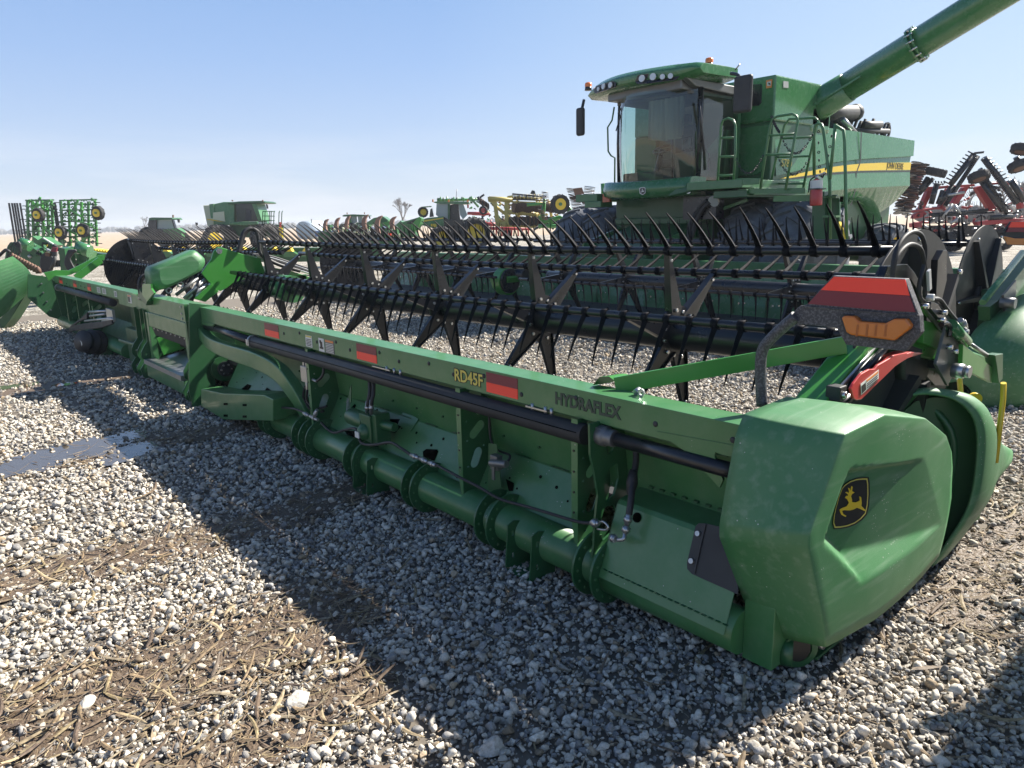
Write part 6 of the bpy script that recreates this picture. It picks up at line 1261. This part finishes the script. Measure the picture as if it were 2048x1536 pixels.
# red implement behind the tractor
T=far_thing('red_cultivator',970,50,'low red implement frame behind the green tractor','tillage implement')
for y0,x0,x1,r_ in ((385,600,800,.1),(480,720,860,.12),(520,760,1160,.1),(395,640,770,.06)): qt(T,'frame_beam',REDI,c3_([(x0,y0),(x1,y0+4)]),49,r_)
for i in range(22): a=640+i*24; qt(T,'shank',REDI if i%2 else BLACK,c3_([(a,rnd.uniform(420,500)),(a+rnd.uniform(-12,12),590)]),49.4,.05,5)
qp(T,'red_mast',RED,c3_([(596,265),(612,265),(612,340),(598,340)]),47,.1)
# green wings over the tractor
T=far_thing('green_planter',940,54,'green implement wing rising just above the tractor roof','tillage implement')
for i in range(28): a=335+rnd.random()*350; qt(T,'shank',rnd.choice([GREEN,GREENB,GREEND]),c3_([(a,rnd.uniform(232,262)),(a+rnd.uniform(-14,14),rnd.uniform(250,290))]),53,.05,5)
qt(T,'frame_beam',GREENB,c3_([(330,270),(700,262)]),53.4,.09); qt(T,'frame_beam',GREEN,c3_([(620,240),(700,330)]),53.4,.08)
for i in range(60):
    a=rnd.uniform(600,960); b_=rnd.uniform(250,480); qt(T,'linkage',rnd.choice([GREEN,GREENB,GREEND,BLACK]),c3_([(a,b_),(a+rnd.uniform(-30,30),b_+rnd.uniform(-20,20))]),54,rnd.uniform(.04,.09),5)
# green folded disc
T=far_thing('green_disc_harrow',1140,36,'green disc harrow folded upright with dark serrated disc gangs beside the combine','disc harrow'); D=35
for L_,r_ in (([(1130,310),(1290,300),(1270,460)],.08),([(1290,260),(1250,460)],.07),([(1465,260),(1530,410),(1555,520)],.13),([(1600,265),(1950,262)],.12),([(1740,265),(1720,350)],.1),([(1260,470),(1420,420),(1560,500)],.09),([(1230,500),(1450,500)],.09),([(1330,480),(1410,425)],.07),([(1800,200),(1960,190)],.1),([(1810,120),(1815,260)],.12)): qt(T,'frame_beam',GREENB,c3_(L_),D,r_)
for (xa_,ya,xb,yb_,n_) in ((1530,170,1620,480,26),(1690,150,1640,460,24),(1290,200,1300,300,8),(1250,350,1290,440,8)):
    for i in range(n_):
        t=i/(n_-1); q=Q(*c3_([(xa_+(xb-xa_)*t,ya+(yb_-ya)*t)])[0],D-.3); k=MB(); k.disc(q,V((rnd.uniform(-.1,.1),rnd.uniform(-.1,.1),1))+RH*.15,.26 if n_>10 else .16,.025,12); k.build('disc_blade',RUST if rnd.random()<.5 else BLACK,T)
qp(T,'disc_guard',RUST,c3_([(1540,165),(1620,155),(1640,210),(1560,235)]),D-.6,.05)
for x_,y_,r_ in ((1425,305,.33),):
    q=Q(*c3_([(x_,y_)])[0],D-.5); wo=MB(); tyre(wo,q.x,q.y,q.z,.46,.3,12,0,FH*-1+RH*.35); wo=wo.build('gauge_wheel',TYREC,T); k=MB(); k.disc(q-FH*.12,FH-RH*.35,.26,.16,18); k.disc(q-FH*.22,FH-RH*.35,.08,.1,10,1); k.build('rim',(YEL,GREEN),wo)
for i in range(26): a=rnd.uniform(1230,1560); b_=rnd.uniform(430,540); qt(T,'fitting',rnd.choice([GREEN,GREENB,BLACK]),c3_([(a,b_),(a+rnd.uniform(-40,40),b_+rnd.uniform(-30,30))]),D+.4,.06,5)
qt(T,'drum',PALE,c3_([(1400,640),(1700,650)]),20,.35,16)
# ---- person
T=thing('person',G(1013,50),'person in black jacket and grey trousers walking behind the near reels','person')
pb=bpy.data.meshes.new('body'); jt={'pel':(0,0,.95),'chest':(0,0,1.35),'neck':(0,0,1.52),'head':(0,.02,1.70),'lh':(-.1,0,.92),'lk':(-.11,.08,.5),'la':(-.12,-.04,.08),'lt':(-.12,.1,.03),'rh':(.1,0,.92),'rk':(.11,.02,.5),'ra':(.12,-.2,.1),'rt':(.12,-.08,.04),'ls':(-.19,0,1.43),'le':(-.25,-.03,1.15),'lw':(-.24,.08,.92),'lf':(-.24,.1,.83),'rs':(.19,0,1.43),'re':(.25,.02,1.15),'rw':(.24,.1,.92),'rf':(.24,.13,.83)}
nm=list(jt); ed=[('pel','chest'),('chest','neck'),('neck','head'),('pel','lh'),('lh','lk'),('lk','la'),('la','lt'),('pel','rh'),('rh','rk'),('rk','ra'),('ra','rt'),('chest','ls'),('ls','le'),('le','lw'),('lw','lf'),('chest','rs'),('rs','re'),('re','rw'),('rw','rf')]
rd={'pel':.16,'chest':.17,'neck':.07,'head':.12,'lh':.1,'lk':.075,'la':.05,'lt':.045,'rh':.1,'rk':.075,'ra':.05,'rt':.045,'ls':.08,'le':.06,'lw':.045,'lf':.04,'rs':.08,'re':.06,'rw':.045,'rf':.04}
def skinned(name,names,m,grow=0,par=None):
    ids={n_:i for i,n_ in enumerate(names)}; me=bpy.data.meshes.new(name); me.from_pydata([jt[n_] for n_ in names],[(ids[a],ids[b_]) for a,b_ in ed if a in ids and b_ in ids],[]); me.materials.append(m)
    o=bpy.data.objects.new(name,me); COL.objects.link(o); o.modifiers.new('k','SKIN'); 
    for i,n_ in enumerate(names): me.skin_vertices[0].data[i].radius=(rd[n_]+grow,)*2
    me.skin_vertices[0].data[0].use_root=True; s_=o.modifiers.new('u','SUBSURF'); s_.levels=s_.render_levels=2; o.parent=par or T; return o
for n_ in (0,):
    me_=bpy.data.meshes.new('t'); bpy.data.meshes.remove(me_)
def mk_skin_layer(o): pass
try:
    import bmesh
    def skinned(name,names,m,grow=0,par=None):
        ids={n_:i for i,n_ in enumerate(names)}; bm=bmesh.new(); lay=bm.verts.layers.skin.verify(); vs=[]
        for i,n_ in enumerate(names):
            v=bm.verts.new(jt[n_]); v[lay].radius=(rd[n_]+grow,)*2; v[lay].use_root=(i==0); vs.append(v)
        for a,b_ in ed:
            if a in ids and b_ in ids: bm.edges.new((vs[ids[a]],vs[ids[b_]]))
        me=bpy.data.meshes.new(name); bm.to_mesh(me); bm.free(); me.materials.append(m); o=bpy.data.objects.new(name,me); COL.objects.link(o); o.modifiers.new('k','SKIN'); s_=o.modifiers.new('u','SUBSURF'); s_.levels=s_.render_levels=2; o.parent=par or T; return o
except Exception as e_: print(e_)
skinned('body',nm,mat('skin',(.42,.24,.17),.6)); skinned('jacket',['pel','chest','neck','ls','le','lw','rs','re','rw'],mat('black_jacket',(.012,.012,.015),.8),.02); skinned('trousers',['pel','lh','lk','la','rh','rk','ra'],mat('grey_trousers',(.16,.17,.19),.85),.015)
k=MB(); k.ball(V((0,-.005,1.75)),.115,n=12); ho=k.build('hair',BLACK); ho.parent=T
T.rotation_euler=(0,0,R(40))
# ---- red tillage implement at right
T=far_thing('red_disc_harrow',1930,34,'red folded tillage implement with spiked black gangs at the right edge','tillage implement'); D=33
c6=lambda L_:[(1780+a/5.12,240+b_/5.12) for a,b_ in L_]
for pts,dd in (([(290,690),(870,655),(870,680),(560,700),(290,735)],0),([(235,740),(300,730),(220,925),(160,930)],0),([(390,720),(450,710),(330,970),(290,960)],.1),([(620,700),(680,690),(560,920),(500,910)],.1),([(760,690),(820,680),(700,860),(640,850)],.2),([(160,930),(190,930),(540,885),(540,905),(190,955)],-.1),([(880,690),(940,670),(1090,900),(1030,930)],.2),([(990,650),(1240,620),(1240,645),(1000,670)],.3),([(880,1045),(1200,1000),(1372,1010),(1372,1050),(900,1080)],-.2),([(1230,1045),(1372,1035),(1372,1060),(1210,1100)],-.3),([(350,930),(380,960),(330,1000),(240,1010),(260,960)],0),([(1330,850),(1372,830),(1372,900),(1340,910)],.2),([(230,1060),(330,1040),(330,1100),(230,1100)],0)):
    qp(T,'red_beam',REDI,c6(pts),D+dd,.3,.02)
for L_,r_ in (([(860,350),(620,660)],.13),([(900,370),(560,880)],.1),([(960,390),(1120,600),(1300,850)],.14),([(920,500),(1200,960)],.1),([(930,620),(1150,930)],.12),([(390,590),(280,760)],.12),([(440,600),(300,760)],.09),([(480,650),(420,860)],.12),([(540,720),(490,860)],.1),([(640,680),(500,860)],.13),([(1290,380),(1330,470)],.12),([(1240,620),(1372,830)],.14),([(410,970),(1000,920)],.07),([(430,985),(1060,945)],.05),([(1010,1000),(1250,990)],.12)):
    qt(T,'gang_tube',BLACK,c6(L_),D-.2,r_,8)
for (xa_,ya,xb,yb_,n_,dx,dy) in ((850,345,600,650,10,-50,-25),(980,420,1180,640,8,60,-28),(900,520,1200,900,18,30,10),(960,400,1290,850,30,-28,12),(860,350,950,340,8,10,-20),(870,390,700,640,16,22,14),(560,650,440,640,5,-5,-20)):
    for i in range(n_): t=i/(n_-1); a=xa_+(xb-xa_)*t;b_=ya+(yb_-ya)*t; qt(T,'spike',BLACK,c6([(a,b_),(a+dx,b_+dy)]),D-.3,.03,5)
for i in range(22):
    q=Q(*c6([(275-i*9+rnd.uniform(-15,15),440+i*24)])[0],D-.4); k=MB(); k.disc(q,V((rnd.uniform(-.3,.3),.2,1)),.26,.03,14); k.disc(q+V((.3,0,-.1)),V((0,.2,1)),.2,.03,12); k.build('disc_blade',RUST if rnd.random()<.45 else BLACK,T)
for i in range(60): a=rnd.uniform(120,320); b_=rnd.uniform(480,1000); qt(T,'fitting',rnd.choice([BLACK,BLACK,RUST,STEEL]),c6([(a,b_),(a+rnd.uniform(-50,50),b_+rnd.uniform(-40,40))]),D,.05,5)
for x_,y_,ax_ in ((470,535,V((.25,.1,1))),(910,580,V((-.4,.2,1))),(1320,470,V((-.45,.2,1))),(1350,300,V((.1,.3,1)))):
    q=Q(*c6([(x_,y_)])[0],D-.6); wo=MB(); tyre(wo,q.x,q.y,q.z,.43,.3,12,0,ax_); wo=wo.build('gauge_wheel',TYREC,T); k=MB(); k.disc(q,ax_,.24,.3,16); k.build('rim',RUST,wo)
for L_ in ([(590,770),(760,740)],[(640,860),(540,1000)],[(620,1060),(720,990)],[(660,870),(720,960)]): qt(T,'ram',STEEL,c6(L_),D-.5,.06,8)
for i in range(46): a=rnd.uniform(330,1372); b_=rnd.uniform(990,1200); qt(T,'fitting',rnd.choice([BLACK,REDI,BLACK,STEEL]),c6([(a,b_),(a+rnd.uniform(-70,70),b_+rnd.uniform(-45,45))]),D+.3,.06,5)
qp(T,'undercarriage',BLACK,c6([(350,1080),(1300,1080),(1300,1200),(350,1190)]),D+.8,.4)
for x_ in (560,650,1150): q=Q(*c6([(x_,1240)])[0],D); wo=MB(); tyre(wo,q.x,q.y,max(.5,q.z),.5,.35,12,0,RH+FH*.3); wo.build('wheel',TYREC,T)
for i in range(150):
    a=rnd.uniform(220,1372); b_=rnd.uniform(640,1180); qt(T,'linkage',rnd.choice([BLACK,REDI,REDI,BLACK,STEEL]),c6([(a,b_),(a+rnd.uniform(-80,80),b_+rnd.uniform(-35,35))]),D+rnd.uniform(.2,1.2),rnd.uniform(.03,.06),5)
# ---- unseen wagon, a guess added to cast the shadow at lower right
WG_=thing('added_shadow_wagon',(2.65,3.2,0),'unseen green farm wagon added to cast the shadow on the gravel at lower right','wagon')
k=MB(); k.prism([(1.48,1.75,1.0),(3.73,1.75,1.0),(4.03,1.75,2.3),(1.26,1.75,2.3)],(0,2.9,0)); k.build('wagon_box',GREEN,WG_,bevel=.02)
for y_ in (1.75,2.7,3.7,4.6): k=MB(); k.bar((1.41,y_,1.0),(1.20,y_,2.3),.06,.06); k.build('side_rib',GREEND,WG_)
k=MB(); k.box((1.75,1.6,.75),(3.65,4.8,.95)); k.build('chassis',GREEND,WG_,bevel=.02)
for x_ in (1.8,3.6):
    for y_ in (2.0,4.3): wheel(WG_,x_,y_,.5,.5,.34,14,-1 if x_<2.5 else 1,tm_=TYREC)
# ---- lamp board of a further header at the right edge
T=thing('lamp_board',Q(2040,480,9),'red reflector and amber lamp board on its pole at the right edge','lamp board'); T.location.z=0
qp(T,'board',DARK,[(2011,460),(2024,443),(2085,442),(2090,470),(2078,492),(2020,490),(2008,475)],9,.04); qp(T,'orange_reflector',REFO,[(2024,444),(2084,443),(2085,455),(2018,455)],8.98,.02); qp(T,'dark_red_reflector',REFR,[(2018,455.5),(2085,455.5),(2087,464),(2013,464)],8.98,.02); qp(T,'amber_lamp',LAMP,[(2012,473),(2030,477),(2060,477),(2066,490),(2020,489)],8.95,.05)
MB().tube([Q(2070,490,9.05),Q(2075,520,9.05),V((Q(2075,520,9.05).x,Q(2075,520,9.05).y,0))],.022,10).build('pole',DARK,T)
# ---- trees
BARK=mat('bare_twigs',(.10,.085,.075),.9); FBARK=mat('far_bare_twigs',(.10,.09,.08),.95)  # far tree bark is a plain neutral colour
def tree(px,D,h,label,group,m,seed,spread=.5,lv=5,fork=2,base=0,r0=None):
    rr=random.Random(seed); root=thing('bare_tree',G(px,D),label,'tree',group,local=True); L0=root.location.copy()
    tk=MB(); cw=MB()
    def br(p,d,ln,r_,l_):
        q=p+d*ln; mb=tk if l_>=lv-1 else cw
        mb.tube([p,(p+q)/2+V((rr.uniform(-1,1),rr.uniform(-1,1),0))*ln*.06,q],[r_,r_*.85,r_*.7],5 if l_<lv-1 else 8,False)
        if l_==0: return
        for _ in range(rr.choice([2,3]) if l_<lv else fork):
            nd=(d+V((rr.uniform(-1,1),rr.uniform(-1,1),rr.uniform(-.25,.75)))*spread).normalized(); br(p+d*ln*rr.uniform(.6,1),nd,ln*rr.uniform(.62,.82),max(r_*.58,.012*D/60),l_-1)
    br(V((0,0,base)),V((0,0,1)),h*.27,r0 or h*.03,lv); tk.build('trunk',m,root); cw.build('crown',m,root); root.rotation_euler=(0,0,rr.uniform(0,6)); return root
tree(806,240,14.5,'lone bare tree standing on the horizon between the combine and the tractor',None,BARK,4,.62,6,3)
for i,(px,D,h) in enumerate(((1932,118,7.5),(1962,112,8),(2000,108,8.5),(2030,106,8.8),(2062,104,8.6),(1985,125,7.8),(2045,120,8.4),(1900,125,6.5))):
    tree(px,D,h,'bare tree of the row behind the red implement, '+['leftmost but one','third from the left','tall and centred','near the picture edge','cut by the picture edge','thin, set back','thin, set back at the edge','lowest and leftmost'][i],'bare trees behind the red implement',BARK,20+i,.55,5,3)
def wood(name,m,pts,label,n_,hh):
    k=MB(); rr=random.Random(5)
    for (x0,D0),(x1,D1) in zip(pts,pts[1:]):
        for i in range(n_):
            t=rr.random(); b_=G(x0+(x1-x0)*t,D0+(D1-D0)*t+rr.uniform(0,25)); h=hh*rr.uniform(.5,1.1)
            for _ in range(5): 
                o_=V((rr.uniform(-1,1),rr.uniform(-1,1),0))*hh*.3; k.tube([b_,b_+o_+V((0,0,h*rr.uniform(.6,1)))],[hh*.03,hh*.008],3,False)
            k.ball(b_+V((0,0,h*.4)),h*.42,n=6,sq=(1.1,1.1,.95))
    o=k.build(name,m); return tag(o,label,'wood',kind='stuff')
wood('distant_wood',mat('far_wood',(.10,.095,.085),1),[(-300,900),(300,900),(620,900),(1150,900)],'low blue grey line of distant woods along the horizon',170,9)
wood('hedge_wood',mat('near_bare_wood',(.11,.095,.085),1),[(1840,130),(2200,120)],'brown grey bare undergrowth behind the red implement at right',150,3.6)
tree(290,420,13,'small dark round tree on the horizon left of the far tractor',None,FBARK,9,.7,5,3)
hz=bpy.data.materials.new('haze'); hz.use_nodes=True; n=hz.node_tree.nodes; n.remove(n['Principled BSDF']); vo=n.new('ShaderNodeVolumePrincipled'); vo.inputs['Color'].default_value=(.86,.92,1,1); vo.inputs['Density'].default_value=.0006; hz.node_tree.links.new(vo.outputs[0],n['Material Output'].inputs['Volume'])
k=MB(); k.box((-1150,-300,-1.1),(500,1150,14)); tag(k.build('haze',hz),'thin pale haze lying over the far field','haze',kind='stuff')
for o_ in bpy.data.objects:
    if '_local' in o_: del o_['_local']
